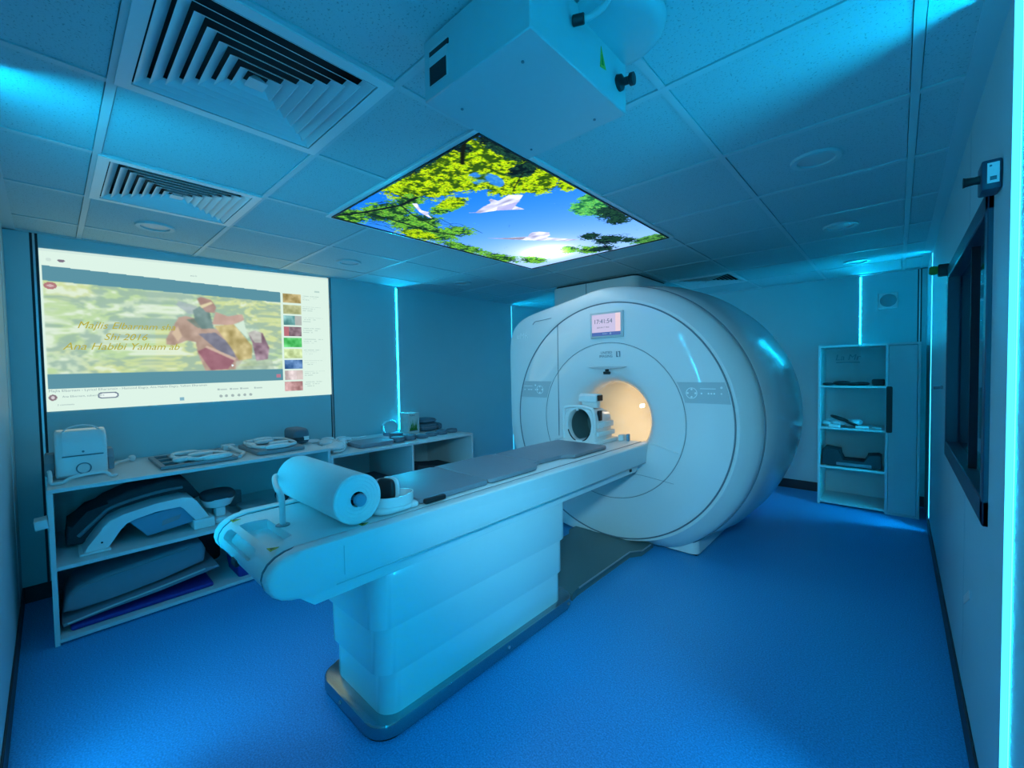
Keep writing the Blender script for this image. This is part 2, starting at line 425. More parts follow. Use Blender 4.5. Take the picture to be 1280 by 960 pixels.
def grid_picture(name, img, pos, m, parent, label=None, hdr=np.zeros(1)):
    nv, nu = img.shape[:2]; me = bpy.data.meshes.new(name)
    co = (pos-np.array(ORG[parent.name])).reshape(-1, 3)
    idx = np.arange(nu*nv).reshape(nv, nu)
    q = np.stack([idx[:-1, :-1], idx[:-1, 1:], idx[1:, 1:], idx[1:, :-1]], -1).reshape(-1, 4)
    me.vertices.add(nu*nv); me.vertices.foreach_set('co', co.ravel().astype(np.float32))
    me.loops.add(q.size); me.loops.foreach_set('vertex_index', q.ravel().astype(np.int32))
    me.polygons.add(len(q)); me.polygons.foreach_set('loop_start', (np.arange(len(q))*4).astype(np.int32))
    me.update(calc_edges=True); me.validate()
    at = me.color_attributes.new('Col', 'FLOAT_COLOR', 'POINT')
    L = lin(img)*(1+np.asarray(hdr)[..., None])
    at.data.foreach_set('color', np.concatenate([L, np.ones((nv, nu, 1))], -1).ravel().astype(np.float32))
    me.materials.append(m); o = _link(name, me, (0, 0, 0), parent)
    if label: o['label'] = label
    return o

# luminous sky panel
PX0, PX1, PY0, PY1 = -2.37, -1.165, 1.118, 2.875
sky = thing('ceiling_light_panel', 'bright ceiling light panel printed with trees, blue sky and white birds', 'light panel', ((PX0+PX1)/2, (PY0+PY1)/2, H-.004))
bm = B(); f = .008
for lo, hi in (((PX0-f, PY0-f), (PX1+f, PY0)), ((PX0-f, PY1), (PX1+f, PY1+f)), ((PX0-f, PY0), (PX0, PY1)), ((PX1, PY0), (PX1+f, PY1))):
    box(bm, (lo[0], lo[1], H-.012), (hi[0], hi[1], H+.003))
obj('panel_frame', bm, M['black'], sky, smooth=False)
bm = B(); f2 = .032
for lo, hi in (((PX0-f2, PY0-f2), (PX1+f2, PY0-f)), ((PX0-f2, PY1+f), (PX1+f2, PY1+f2)), ((PX0-f2, PY0-f), (PX0-f, PY1+f)), ((PX1+f, PY0-f), (PX1+f2, PY1+f))):
    box(bm, (lo[0], lo[1], H-.007), (hi[0], hi[1], H+.003))
obj('panel_surround', bm, M['tbar'], sky, smooth=False)
nu, nv = 300, 440
u, v = np.meshgrid(np.linspace(0, 1, nu), np.linspace(0, 1, nv)); U, V = u*1.2, v*1.75
img = np.zeros((nv, nu, 3)); k = sm(0, 1.05, v+.25*(1-u)-.1)[..., None]
img[:] = np.array([18, 110, 235])*(1-k)+np.array([140, 185, 245])*k
put(img, .9*np.exp(-(((U-.40)/.30)**2+((V-1.42)/.25)**2)), (225, 235, 245))
n1, n2, n3 = fbm(U*6, V*6, 3), fbm(U*22, V*22, 9), fbm(U*60, V*60, 21, 3)
def leaves(dens, hue, seed):
    a, b = .55*fbm(U*22, V*22, seed, 3)+.45*fbm(U*58+9, V*58, seed+2, 2), fbm(U*150, V*150, seed+5, 2)
    mk = sm(.0, .14, dens-.85*(1-a)-.50*(1-b)+.34)
    c = np.array(hue[0])*(1-sm(.40, .62, b)[..., None])+np.array(hue[1])*sm(.40, .62, b)[..., None]
    dk = np.clip(sm(.56, .38, a)+sm(.46, .30, b)*.8, 0, 1)[..., None]*.9
    put(img, mk, c*(1-dk)+np.array(hue[2])*dk)
def blob(pts, soft):
    d = np.zeros_like(u)
    for x, y, rx, ry, s in pts: d = np.maximum(d, s*(1-np.sqrt(((u-x)/rx)**2+((v-y)/ry)**2)*1.0))
    return np.clip(d, 0, 1)*soft
yel = ((225, 240, 20), (140, 190, 20), (25, 60, 20)); grn = ((150, 215, 60), (70, 150, 50), (10, 45, 35)); drk = ((40, 90, 60), (15, 45, 45), (5, 20, 30))
leaves(blob([(.62, .04, .30, .16, 1.7), (.80, .08, .28, .17, 1.8), (.95, .15, .22, .22, 1.8), (.80, .23, .13, .09, 1.3), (.90, .27, .14, .10, 1.3), (.98, .34, .07, .06, 1)], 1), yel, 40)
leaves(blob([(.66, -.02, .30, .05, 1.2), (.99, .08, .05, .14, 1.2), (.94, .19, .09, .045, 1.6), (.90, .0, .05, .06, 1.3)], 1), drk, 47)
put(img, .85*sm(.33, .45, fbm(U*9, V*9, 77))*(((u-.785)/.055)**2+((v-.165)/.055)**2 < 1), (40, 125, 235))
leaves(blob([(.05, .02, .16, .10, 1.5), (.22, .10, .22, .10, 1.3), (.40, .10, .14, .06, 1.0), (.20, .22, .20, .12, 1.3), (.12, .32, .16, .16, 1.3), (.45, .21, .16, .045, 1.2), (.05, .52, .10, .2, 1.1), (.25, .38, .12, .10, 1.0)], 1), grn, 50)
leaves(blob([(.52, .20, .12, .05, 1.3), (.06, .30, .10, .12, 1.2)], 1), yel, 53)
leaves(blob([(.05, .75, .12, .2, 1.0), (.16, .88, .14, .12, 1.0), (.45, .86, .16, .08, 1.0), (.55, .93, .12, .08, 1.1)], 1), grn, 58)
leaves(blob([(.92, .53, .12, .10, 1.5), (.98, .47, .08, .06, 1.3)], 1), ((130, 215, 90), (70, 170, 90), (20, 90, 60)), 60)
leaves(blob([(.98, .62, .15, .12, 1.0), (.93, .69, .10, .07, .9), (.70, .77, .10, .07, .95), (.74, .86, .15, .10, 1.0), (.62, .95, .15, .07, 1.0), (.82, .92, .08, .06, .9)], 1), drk, 65)
leaves(blob([(.92, .97, .16, .06, 1.4)], 1), ((110, 190, 80), (60, 120, 60), (15, 50, 40)), 70)
def stroke(pts, w, col):
    for (x1, y1), (x2, y2) in zip(pts, pts[1:]):
        dx, dy = (x2-x1)*1.2, (y2-y1)*1.75; L = dx*dx+dy*dy
        tt = np.clip(((U-x1*1.2)*dx+(V-y1*1.75)*dy)/L, 0, 1)
        put(img, sm(w*1.4, w*.6, np.hypot(U-x1*1.2-tt*dx, V-y1*1.75-tt*dy)), col)
stroke([(.02, .0), (.15, .05), (.34, .10), (.46, .10)], .010, (14, 30, 34))
stroke([(.15, .05), (.16, .15), (.15, .30), (.20, .42)], .008, (14, 36, 34))
stroke([(.34, .10), (.28, .17), (.22, .30)], .005, (20, 40, 36))
for k in range(26):
    x_, y_ = .03+.30*random.random(), .01+.34*random.random(); a_ = random.uniform(.2, 1.3); l_ = random.uniform(.05, .13)
    stroke([(x_, y_), (x_+l_*.6*math.cos(a_), y_+l_*.5*math.sin(a_)), (x_+l_*math.cos(a_+.4), y_+l_*math.sin(a_+.2))], .0022, (18, 42, 40))
stroke([(.93, .0), (.87, .03), (.82, .06)], .009, (16, 24, 20))
stroke([(.93, .20), (.86, .23), (.79, .265)], .003, (20, 30, 20)); stroke([(.64, .99), (.68, .90), (.70, .80)], .004, (10, 25, 30))
put(img, np.exp(-(((U-.40)/.10)**2+((V-1.46)/.09)**2)), (255, 250, 235))
dove = (190, 194, 226)
d1 = [(.483, .283), (.511, .299), (.58, .285), (.640, .280), (.655, .262), (.672, .258), (.68, .285), (.753, .275), (.796, .304), (.74, .33), (.693, .348), (.699, .391), (.665, .372), (.652, .364), (.594, .334), (.52, .312)]
d2 = [(.276, .509), (.355, .56), (.453, .605), (.49, .585), (.514, .579), (.549, .59), (.579, .624), (.55, .655), (.518, .664), (.57, .72), (.63, .779), (.555, .755), (.50, .70), (.455, .676), (.40, .63), (.335, .57)]
d3 = [(.393, .116), (.409, .126), (.375, .15), (.354, .169), (.363, .192), (.34, .20), (.305, .233), (.313, .211), (.325, .185), (.342, .163)]
for d in (d1, d2, d3):
    mk = inpoly(u, v, d); put(img, mk, np.array(dove)+(fbm(U*14, V*30, 5, 2)[..., None]-.45)*150)
put(img, inpoly(u, v, [(.594, .334), (.652, .364), (.693, .348), (.74, .33), (.69, .325), (.63, .315)])*.7, (150, 150, 205))
put(img, inpoly(u, v, [(.276, .509), (.355, .56), (.44, .605), (.40, .618), (.335, .57)])*.6, (110, 105, 120))
img = np.clip(img, 0, 255)
xx, yy = PX0+(PX1-PX0)*u, PY0+(PY1-PY0)*v
grid_picture('printed_sheet', img, np.stack([xx, yy, np.full_like(xx, H-.006)], -1), emit_attr('backlit_print', 1.38), sky, hdr=9*np.exp(-(((U-.40)/.12)**2+((V-1.46)/.10)**2)))

# ------------------------------------------------------------------ projected web page on the left wall
scr = thing('projection_screen', 'large bright projected web page with a video of a rider on the left wall', 'projection screen', (XL+.002, .88, 1.16))
nu, nv = 480, 300
s, t_ = np.meshgrid(np.linspace(0, 1, nu), np.linspace(0, 1, nv)); S_, T_ = s*1.79, t_*1.0
white = np.array([214, 236, 224]); img = np.zeros((nv, nu, 3)); img[:] = white
put(img, (t_ < .015)*.5, (190, 215, 210))
bar = np.array([88, 142, 158])
t0 = lambda a, b: a+(b-a)*s/.768
play = (s > .005) & (s < .768)
put(img, play & (t_ > t0(.102, .154)) & (t_ < .86), bar)
vid = play & (t_ > t0(.193, .234)) & (t_ < .770)
a = fbm(S_*12+6*fbm(S_*3, T_*3, 11, 2), T_*34, 101, 4); b = fbm(S_*9+3, T_*16, 131, 4); c = fbm(S_*3, T_*4, 151, 3)
gcol = np.array([196, 218, 190])+np.zeros_like(img)
put(gcol, sm(.42, .62, b)[..., None], (182, 212, 158)); put(gcol, sm(.52, .68, c+.12*(s > .3))*.75, (206, 216, 146))
put(gcol, sm(.55, .38, a)*.75, (140, 172, 160)); put(gcol, sm(.60, .72, a)*.8, (222, 236, 220))
put(img, vid, gcol)
def poly(P, col, al=1, var=0):
    mk = inpoly(s, t_, P)*al; col = np.array(col, float)+var*(fbm(S_*22, T_*22, 7, 2)[..., None]-.5); put(img, mk, col)
# generic rider on a horse
poly([(.376, .27), (.44, .30), (.46, .36), (.41, .36), (.37, .30)], (150, 165, 175), .7, 40)
poly([(.376, .387), (.40, .375), (.45, .40), (.49, .455), (.56, .50), (.62, .60), (.60, .70), (.57, .765), (.46, .77), (.435, .64), (.43, .56), (.40, .55), (.36, .585), (.334, .58), (.333, .54), (.352, .47)], (176, 150, 136), 1, 50)
poly([(.352, .50), (.372, .45), (.385, .52), (.37, .56)], (214, 190, 160), .8)
poly([(.40, .40), (.43, .39), (.47, .44), (.44, .46)], (112, 128, 120), .9, 60)
poly([(.44, .50), (.50, .49), (.56, .58), (.575, .69), (.50, .61)], (116, 118, 138), .95, 50)
poly([(.435, .628), (.468, .597), (.571, .692), (.543, .760), (.48, .768)], (150, 98, 112), 1, 30)
poly([(.468, .585), (.575, .68), (.57, .70), (.462, .60)], (205, 178, 160), .9)
poly([(.424, .332), (.45, .30), (.483, .336), (.496, .46), (.451, .463), (.43, .40)], (106, 134, 132), 1, 60)
poly([(.44, .245), (.455, .232), (.49, .25), (.507, .30), (.50, .345), (.47, .34), (.452, .30)], (166, 134, 126), 1, 30)
poly([(.447, .296), (.49, .262), (.496, .275), (.456, .315)], (225, 214, 170), .9)
poly([(.504, .335), (.55, .365), (.585, .35), (.605, .345), (.612, .388), (.56, .43), (.49, .428)], (190, 158, 146), 1, 30)
poly([(.497, .439), (.571, .424), (.64, .584), (.638, .683), (.587, .698), (.55, .58)], (186, 170, 116), 1, 90)
poly([(.61, .388), (.626, .535), (.573, .429)], (205, 228, 210), 1)
poly([(.625, .485), (.65, .465), (.685, .485), (.711, .60), (.703, .69), (.655, .705), (.641, .562)], (150, 124, 140), 1, 110)
poly([(.625, .485), (.65, .465), (.68, .485), (.68, .56), (.65, .56)], (205, 210, 200), .8, 80)
poly([(.575, .70), (.72, .69), (.73, .768), (.57, .768)], (170, 190, 170), .6, 90)
for _ in range(2):
    vb = img.copy()
    for ax in (0, 1): vb = (np.roll(vb, 1, ax)+2*vb+np.roll(vb, -1, ax))/4
    img[vid] = vb[vid]
img[vid] = img[vid]*.93+np.array([205, 222, 212])*.07
put(img, (((s-.023)/.016)**2+((t_-.224)/.022)**2 < 1)*.9, (168, 110, 118)); put(img, (((s-.023)/.009)**2+((t_-.224)/.007)**2 < 1)*.8, (215, 190, 190))
put(img, ((abs(s-.748) < .009) & (abs(t_-.825) < .014))*.9, (190, 120, 140))
put(img, (((s-.022)/.007)**2+((t_-.065)/.010)**2 < 1)*.5, (185, 205, 200)); put(img, (((s-.052)/.009)**2+((t_-.066)/.009)**2 < 1)*.9, (112, 100, 120))
put(img, (((s-.0155)/.010)**2+((t_-.915)/.019)**2 < 1)*.9, (120, 100, 112)); put(img, (((s-.0155)/.005)**2+((t_-.915)/.009)**2 < 1), (205, 200, 205))
rr = np.hypot(np.maximum(abs(S_-.280)-.032, 0), T_-.915); put(img, (rr < .020)*.9, (92, 108, 132)); put(img, (rr < .012), (226, 240, 236))
thc = [(176, 160, 110), (190, 196, 150), (110, 165, 165), (120, 100, 110), (90, 195, 110), (186, 206, 150), (80, 120, 170), (205, 190, 190), (190, 150, 150)]
for i in range(9):
    y0 = .158+.0897*i; mk = (s > .7785-.0005*i) & (s < .861-.0004*i) & (t_ > y0) & (t_ < y0+.076)
    put(img, mk, np.array(thc[i])+130*(fbm(S_*20, T_*20, 300+i, 3)[..., None]-.5))
    if i in (2, 7): put(img, (mk & (s > .83))*.7, (205, 190, 185))
    if i == 3: put(img, mk & (s < .80), (180, 110, 120))
    for q in range(3):
        L = (.10, .075, .05)[q]*(.8+.2*((i*7+q*3) % 5)/4)
        put(img, ((s > .868) & (s < .868+L) & (abs(t_-y0-.010-.016*q) < .0028))*.35*(vnoise(S_*120, T_*0+i*9+q, 5) > .3), (130, 160, 158))
put(img, ((abs(s-.94) < .012) & (abs(t_-.125) < .006))*.4, (120, 160, 160))
for x in (.512, .532, .556, .580, .603, .627): put(img, (((s-x)/.006)**2+((t_-.962)/.010)**2 < 1)*.55, (110, 125, 135))
put(img, ((abs(s-.376) < .008) & (abs(t_-.967) < .012))*.7, (90, 150, 180))
for x in (.515, .56, .60, .655): put(img, ((abs(s-x-.008) < .012) & (abs(t_-.912) < .005))*.4, (130, 150, 155)); put(img, ((abs(s-x+.01) < .004) & (abs(t_-.912) < .007))*.5, (120, 140, 150))
put(img, (((s-.56)/.004)**2+((t_-.735)/.008)**2 < 1), (225, 240, 245))
img = np.clip(img, 0, 255)
yy = -.016+1.791*s; zt = 2.172+.079*s; zb = 1.161+.013*s; zz = zt+(zb-zt)*t_
grid_picture('projected_page', img, np.stack([np.full_like(yy, XL+.004), yy, zz], -1), emit_attr('projected_light', 1.0), scr)
def onscr(a, b): 
    return Vector((XL+.0055, -.016+1.791*a, (2.172+.079*a)*(1-b)+(1.161+.013*a)*b))
def scrtext(name, rows, m, shear=0):
    for str_, a, b, size in rows:
        bm = B(); text(bm, str_, frame(onscr(a, b), onscr(a+.1, b)-onscr(a, b), (0, 0, 1)), size, shear, 0, 'LEFT'); obj(name, bm, m, scr, smooth=False)
scrtext('video_caption', [('Majlis Elbarnam sha', .082, .462, .064), ('Shi 2016', .15, .535, .064), ('Ana Habibi Yalham ab', .045, .598, .066)], emit('gold_caption_light', tuple(lin((176, 168, 62))), 1), .35)
scrtext('page_text', [('Majlis Elbarnam - Lyrical Elharamain - Hamood Elagry, Ana Habibi Elagry, Yalham Elharamain', .006, .8745, .022), ('Ana Elbarnam, subscribers', .038, .912, .018), ('search', .42, .085, .016), ('2 comments', .025, .962, .015)], emit('page_ink_light', tuple(lin((135, 158, 165))), 1))

# ------------------------------------------------------------------ MRI scanner
CX, CZ = -1.68, .965
mri = thing('mri_scanner', 'large white ring-shaped scanner with a glowing warm bore', 'scanner', (CX, 3.7, 0))
N = 192
_pt = [(1.05, 0), (1.05, 40), (1.05, 80)] + [(math.hypot(x-CX, z-CZ), math.degrees(math.atan2(z-CZ, x-CX))) for x, z in ((-1.76, 2.006), (-1.95, 1.957), (-2.2, 1.912), (-2.45, 1.866), (-2.60, 1.836), (-2.675, 1.812), (-2.712, 1.775), (-2.72, 1.70))] + [(1.04/math.cos(math.radians(180-q)), q) for q in (150, 160, 170, 180, 190)] + [(1.045, 197), (1.05, 210), (1.05, 360)]
def outline(th, R=1.05):
    d = math.degrees(th) % 360; r = float(np.interp(d, [p[1] for p in _pt], [p[0] for p in _pt]))
    s_ = math.sin(th)
    if s_ < 0: r = min(r, (CZ-.018)/-s_)
    return r
TH = [2*PI*i/N for i in range(N)]
leftw = [sm(.15, -.25, math.cos(t)+0*t) for t in TH]
leftw = [float(sm(.30, -.15, math.cos(t))) for t in TH]
OUT = [outline(t) for t in TH]
# smooth the outline a little
for _ in range(14): OUT = [(OUT[i-1]+2*OUT[i]+OUT[(i+1) % N])/4 for i in range(N)]
def ring(f):
    out = []
    for i, t in enumerate(TH):
        r, y = f(i, t); out.append(Vector((CX+r*math.cos(t), y, CZ+r*math.sin(t))))
    return out
def circ(R, y): return ring(lambda i, t: (R, y))
YFc = 2.95
# front cover: flared bore mouth, inner disc, outer disc, rim
fl = [(.292, 3.16), (.296, 3.10), (.310, 3.05), (.340, 3.005), (.385, 2.975), (.44, 2.958), (.50, 2.951), (.602, YFc)]
bm = B(); loft(bm, [circ(R, y) for R, y in fl]+[circ(.604, 2.958)], False, False); obj('bore_mouth', bm, M['face'], mri)
low = lambda i, r: min(r, (CZ-.03)/max(1e-6, -math.sin(TH[i])) if math.sin(TH[i]) < 0 else 9)
bm = B(); loft(bm, [ring(lambda i, t, R=R, y=y: (R, y)) for R, y in ((.600, 2.957), (.606, 2.951), (.610, YFc), (.75, YFc-.001), (.900, YFc), (.912, 2.953), (.916, 2.962))], False, False); obj('front_disc', bm, M['face'], mri)
bm = B()
def o1(k, yr, yl): return ring(lambda i, t: (max(.90, min(OUT[i], OUT[i])-k), yr*(1-leftw[i])+yl*leftw[i]))
rim = [ring(lambda i, t: (min(.906, low(i, 9)), 2.965)), ring(lambda i, t: (min(.924, low(i, 9)), 2.957)),
       ring(lambda i, t: (.93+(OUT[i]-.95)*.12 if OUT[i] > .95 else .915, 2.957*(1-leftw[i])+2.952*leftw[i])),
       o1(.045, 3.01, 2.954), o1(.012, 3.055, 2.962), o1(.002, 3.078, 2.978), o1(0, 3.10, 3.05), o1(.02, 3.115, 3.115)]
loft(bm, rim, False, False); obj('rim_cover', bm, M['satin'], mri)
# dark joint rings
def jring(R0, R1, y):
    bm = B(); loft(bm, [circ(R0, y), circ(R1, y)], False, False); return bm
obj('joint_line', jring(.596, .616, 2.9595), M['seam'], mri, smooth=False)
bm = B(); tube(bm, [p-Vector((0, .0015, 0)) for p in circ(.608, YFc)], .0020, 6, True, 1); obj('joint_line', bm, M['ink'], mri)
bm = B(); tube(bm, circ(.917, 2.953), .0055, 6, True, 1); obj('joint_line', bm, M['ink'], mri)
bm = B(); tube(bm, ring(lambda i, t: (OUT[i]+.001, 3.109)), .0075, 6, True, 1); obj('joint_line', bm, M['ink'], mri)
obj('joint_line', jring(.900, .928, 2.966), M['seam'], mri, smooth=False)
bm = B(); box(bm, (-2.155, YFc-.003, CZ+.40), (-2.150, YFc+.01, 1.757)); box(bm, (-2.155, 2.9475, .80), (-2.150, 2.962, CZ+.40)); obj('joint_line', bm, M['ink'], mri, smooth=False)
# barrel body
bm = B(); L = []
for y, k in ((3.112, .028), (3.118, .004), (3.14, -.010), (3.3, -.040), (3.55, -.070), (3.85, -.080), (4.15, -.062), (4.40, -.012), (4.55, .05), (4.62, .14)):
    L.append(ring(lambda i, t, y=y, k=k: ((OUT[i]-(k if k > 0 else k*(1-leftw[i]) if math.sin(t) > -.75 else max(k, -.0)*1)), y)))
L.append(circ(.55, 4.66)); L.append(circ(.34, 4.64)); L.append(circ(.30, 4.55))
loft(bm, L, False, False); obj('barrel_cover', bm, M['white'], mri, ang=50)
bm = B(); loft(bm, [circ(.298, 3.12), circ(.298, 4.58), circ(.305, 4.58), circ(.305, 3.12)], False, False); bore = obj('bore_liner', bm, M['ivory'], mri)
# bore lamps
def arc_patch(R, a0, a1, y0, y1, n=10):
    bm = B(); L = []
    for y in (y0, y1): L.append([Vector((CX+R*math.cos(math.radians(a0+(a1-a0)*k/n)), y, CZ+R*math.sin(math.radians(a0+(a1-a0)*k/n)))) for k in range(n+1)])
    loft(bm, L, False, False, False); return bm
obj('bore_lamp', arc_patch(.296, 66, 114, 3.62, 4.5), M['warm'], bore, label='warm lamp strip along the bore roof')
obj('bore_lamp', arc_patch(.2955, 175, 181.5, 4.14, 4.24), M['spot'], bore, label='bright lamp lens on the bore wall')
# display
bm = B(); box(bm, (-1.825, YFc-.014, 1.610), (-1.535, YFc+.01, 1.812), .006, 2); disp = obj('display', bm, M['pale'], mri, label='wall clock display screen')
bm = B(); box(bm, (-1.805, YFc-.0160, 1.655), (-1.596, YFc-.0135, 1.795)); obj('display_panel', bm, emit('display_lilac', tuple(lin((205, 200, 235))), .9), disp, smooth=False)
bm = B(); box(bm, (-1.597, YFc-.0161, 1.655), (-1.556, YFc-.0135, 1.795)); obj('display_panel', bm, emit('display_pink', tuple(lin((240, 214, 225))), .9), disp, smooth=False)
bm = B(); box(bm, (-1.805, YFc-.0161, 1.628), (-1.556, YFc-.0135, 1.655)); obj('display_bar', bm, emit('display_blue', tuple(lin((85, 120, 190))), .8), disp, smooth=False)
FR = lambda x, z, y=YFc: frame((x, y, z), (1, 0, 0), (0, 0, 1))
bm = B(); text(bm, '17:41:54', FR(-1.705, 1.738, YFc-.0172), .048, 0, .0003); obj('display_text', bm, M['ink'], disp, smooth=False); bm = B(); text(bm, '2024-04-17  Wed', FR(-1.705, 1.692, YFc-.0172), .015, 0, .0003)
obj('display_text', bm, M['ink'], disp, smooth=False)
bm = B(); text(bm, '> > >   12', FR(-1.67, 1.641, YFc-.0172), .018, 0, .0003); obj('display_text', bm, M['wink'], disp, smooth=False)
# lettering
bm = B(); text(bm, 'UNITED', FR(-1.685, 1.494, YFc-.003), .028, 0, .0004); obj('brand_lettering', bm, M['ink'], mri, smooth=False); bm = B(); text(bm, 'IMAGING', FR(-1.690, 1.466, YFc-.003), .028, 0, .0004); obj('brand_lettering', bm, M['ink'], mri, smooth=False); bm = B()
box(bm, (-1.600, YFc-.0035, 1.458), (-1.591, YFc-.0025, 1.502)); box(bm, (-1.591, YFc-.0035, 1.458), (-1.582, YFc-.0025, 1.465)); box(bm, (-1.575, YFc-.0035, 1.458), (-1.566, YFc-.0025, 1.502)); box(bm, (-1.583, YFc-.0035, 1.495), (-1.575, YFc-.0025, 1.502))
objs('brand_mark', bm, M['ink'], mri, smooth=False)
bm = B(); text(bm, 'uMR', FR(-2.555, 1.682, YFc-.0005), .075, .15, .001); obj('model_lettering', bm, M['wink'], mri, smooth=False)
bm = B(); tube(bm, [(-2.43, YFc+.001, 1.775), (-2.40, YFc, 1.80), (-2.33, YFc, 1.806), (-2.22, YFc, 1.815)], .0022, 6); obj('grip_line', bm, M['ink'], mri)
# ledge with camera above the bore
bm = B(); prism(bm, [(-1.85, 1.384), (-1.68, 1.388), (-1.51, 1.384), (-1.55, 1.372), (-1.68, 1.366), (-1.81, 1.372)], 'y', YFc-.012, YFc+.004, .002, 1); obj('ledge', bm, M['pale'], mri)
bm = B(); box(bm, (-1.69, YFc-.02, 1.345), (-1.666, YFc+.004, 1.366), .003, 1); box(bm, (-1.705, YFc-.024, 1.325), (-1.651, YFc+.004, 1.348), .006, 2); objs('camera_lens', bm, M['black'], mri)
# control panels
def ctrl(sgn):
    z0, z1 = 1.125, 1.268; pts = []
    a0, a1 = math.asin((z0-CZ)/.905), math.asin((z1-CZ)/.905); b0, b1 = math.asin((z0-CZ)/.622), math.asin((z1-CZ)/.622)
    for k in range(9): a_ = a0+(a1-a0)*k/8; pts.append((CX+sgn*.905*math.cos(a_), CZ+.905*math.sin(a_)))
    for k in range(9): a_ = b1+(b0-b1)*k/8; pts.append((CX+sgn*.622*math.cos(a_), CZ+.622*math.sin(a_)))
    bm = B(); prism(bm, pts, 'y', YFc-.0035, YFc+.004); return obj('control_panel', bm, M['pale'], mri, smooth=False)
for sgn in (1, -1):
    cp = ctrl(sgn); x = CX+sgn*.75
    bm = B(); y = YFc-.0045
    cx = x-.105 if sgn > 0 else x+.075; 
    lathe(bm, [(.034, 0), (.038, 0), (.038, .0012), (.034, .0012)], (cx, y, 1.193), (0, 1, 0), 28, True)
    for a_ in range(4): lathe(bm, [(0, 0), (.007, 0), (.007, .0012), (0, .0012)], (cx+.026*math.cos(a_*PI/2), y, 1.193+.026*math.sin(a_*PI/2)), (0, 1, 0), 12)
    q0 = x-.04 if sgn > 0 else x-.10
    box(bm, (q0-.01, y, 1.222), (q0+.09, y+.0012, 1.226))
    for dx in (0, .045, .063, .081, .125): lathe(bm, [(0, 0), (.006, 0), (.006, .0012), (0, .0012)], (q0+dx, y, 1.192), (0, 1, 0), 12)
    lathe(bm, [(0, 0), (.008, 0), (.008, .0012), (0, .0012)], (q0+.125, y, 1.232), (0, 1, 0), 12)
    objs('button', bm, M['wink'], cp, smooth=False)
# small details low on the disc, crease below the bore
bm = B(); tube(bm, [(-1.34, 2.9505, .815), (-1.25, 2.9485, .80), (-1.13, 2.948, .765)], .004, 8); tube(bm, [(-2.02, 2.9495, .80), (-2.10, 2.9495, .79), (-2.2, 2.949, .765)], .004, 8); obj('crease', bm, M['face'], mri)
bm = B(); tube(bm, [(-1.62, YFc-.0005, .575), (-1.40, YFc-.0005, .570), (-1.25, YFc-.0005, .555), (-1.16, YFc-.0005, .545)], .0012, 6); obj('joint_line', bm, M['ink'], mri)
bm = B(); box(bm, (-1.715, YFc-.012, .555), (-1.675, YFc+.002, .585), .002, 1); obj('socket', bm, M['black'], mri)
# feet
for sx in (1, -1):
    bm = B(); x0, x1 = (CX+.30, CX+.63) if sx > 0 else (CX-.92, CX-.45)
    L = []
    for z, e in ((.012, 0), (.20, .0), (.34, .05)): L.append([Vector((a+e*sx, b, z)) for a, b in rrect(x0, x1, 3.10, 4.42, .05)])
    loft(bm, L); obj('foot', bm, M['white'], mri)
    bm = B(); box(bm, (x0+.02, 3.12, 0), (x1-.012, 4.40, .014)); obj('foot_pad', bm, M['black'], mri, smooth=False)

# turret duct between scanner and ceiling
bm = B(); prism(bm, rrect(-2.78, -1.80, 3.72, 4.45, .06), 'z', 1.955, 2.238, .004, 1); tur = obj('duct_cover', bm, M['satin'], mri)
bm = B(); prism(bm, rrect(-2.76, -1.82, 3.74, 4.43, .05), 'z', 2.238, 2.258); obj('shadow_gap', bm, M['seam'], tur)
bm = B(); box(bm, (-2.352, 3.7175, 1.97), (-2.348, 3.724, 2.236)); obj('joint_line', bm, M['seam'], tur, smooth=False)

# ------------------------------------------------------------------ patient table
TT = .81
tab = thing('patient_table', 'long white scanner patient table on a boxy pedestal', 'table', (-1.66, 1.7, 0))
def side(yn, ye, z0, z1, r=1.0, n=10):
    h = (z1-z0)/2; zc = (z0+z1)/2; pts = []
    for k in range(n+1):
        a_ = PI/2+PI*k/n; pts.append((yn+h*1.35+h*1.35*math.cos(a_), zc+h*math.sin(a_)))
    return pts+[(ye, z0), (ye, z1)]
bm = B(); prism(bm, side(.415, 3.02, .665, TT), 'x', -1.922, -1.440, .003, 1); deck = obj('table_deck', bm, M['satin'], tab)
for x0, x1 in ((-1.434, -1.372), (-1.99, -1.928)):
    bm = B(); prism(bm, side(.412, 3.04, .662, TT+.004), 'x', x0, x1, .018, 4); obj('side_rail', bm, M['satin'], tab)
for x0, x1 in ((-1.4395, -1.4345), (-1.9275, -1.9225)):
    bm = B(); prism(bm, side(.4142, 3.02, .6645, TT+.0012), 'x', x0, x1); obj('rail_joint', bm, M['ink'], tab, smooth=False)
# recessed grip openings in the nose
def cut(o, bm):
    bmesh.ops.recalc_face_normals(bm, faces=bm.faces[:]); bm.transform(Matrix.Translation(-ORG[o.name]))
    me = bpy.data.meshes.new('c'); bm.to_mesh(me); bm.free(); c = bpy.data.objects.new('c', me); C.objects.link(c); c.location = ORG[o.name]
    bpy.context.view_layer.update()
    md = o.modifiers.new('b', 'BOOLEAN'); md.object = c; md.operation = 'DIFFERENCE'; md.solver = 'EXACT'
    dg = bpy.context.evaluated_depsgraph_get(); nm = bpy.data.meshes.new_from_object(o.evaluated_get(dg))
    o.modifiers.clear(); o.data = nm; bpy.data.objects.remove(c)
bm = B(); prism(bm, [(-1.835, .465), (-1.80, .55), (-1.55, .55), (-1.50, .465)], 'z', TT-.035, TT+.02); cut(deck, bm)
bm = B(); prism(bm, rrect(-1.87, -1.56, -.020, .020, .018), 'z', -.03, .05, M=frame((0, .432, .772), (1, 0, 0), (0, .62, .78))); cut(deck, bm)

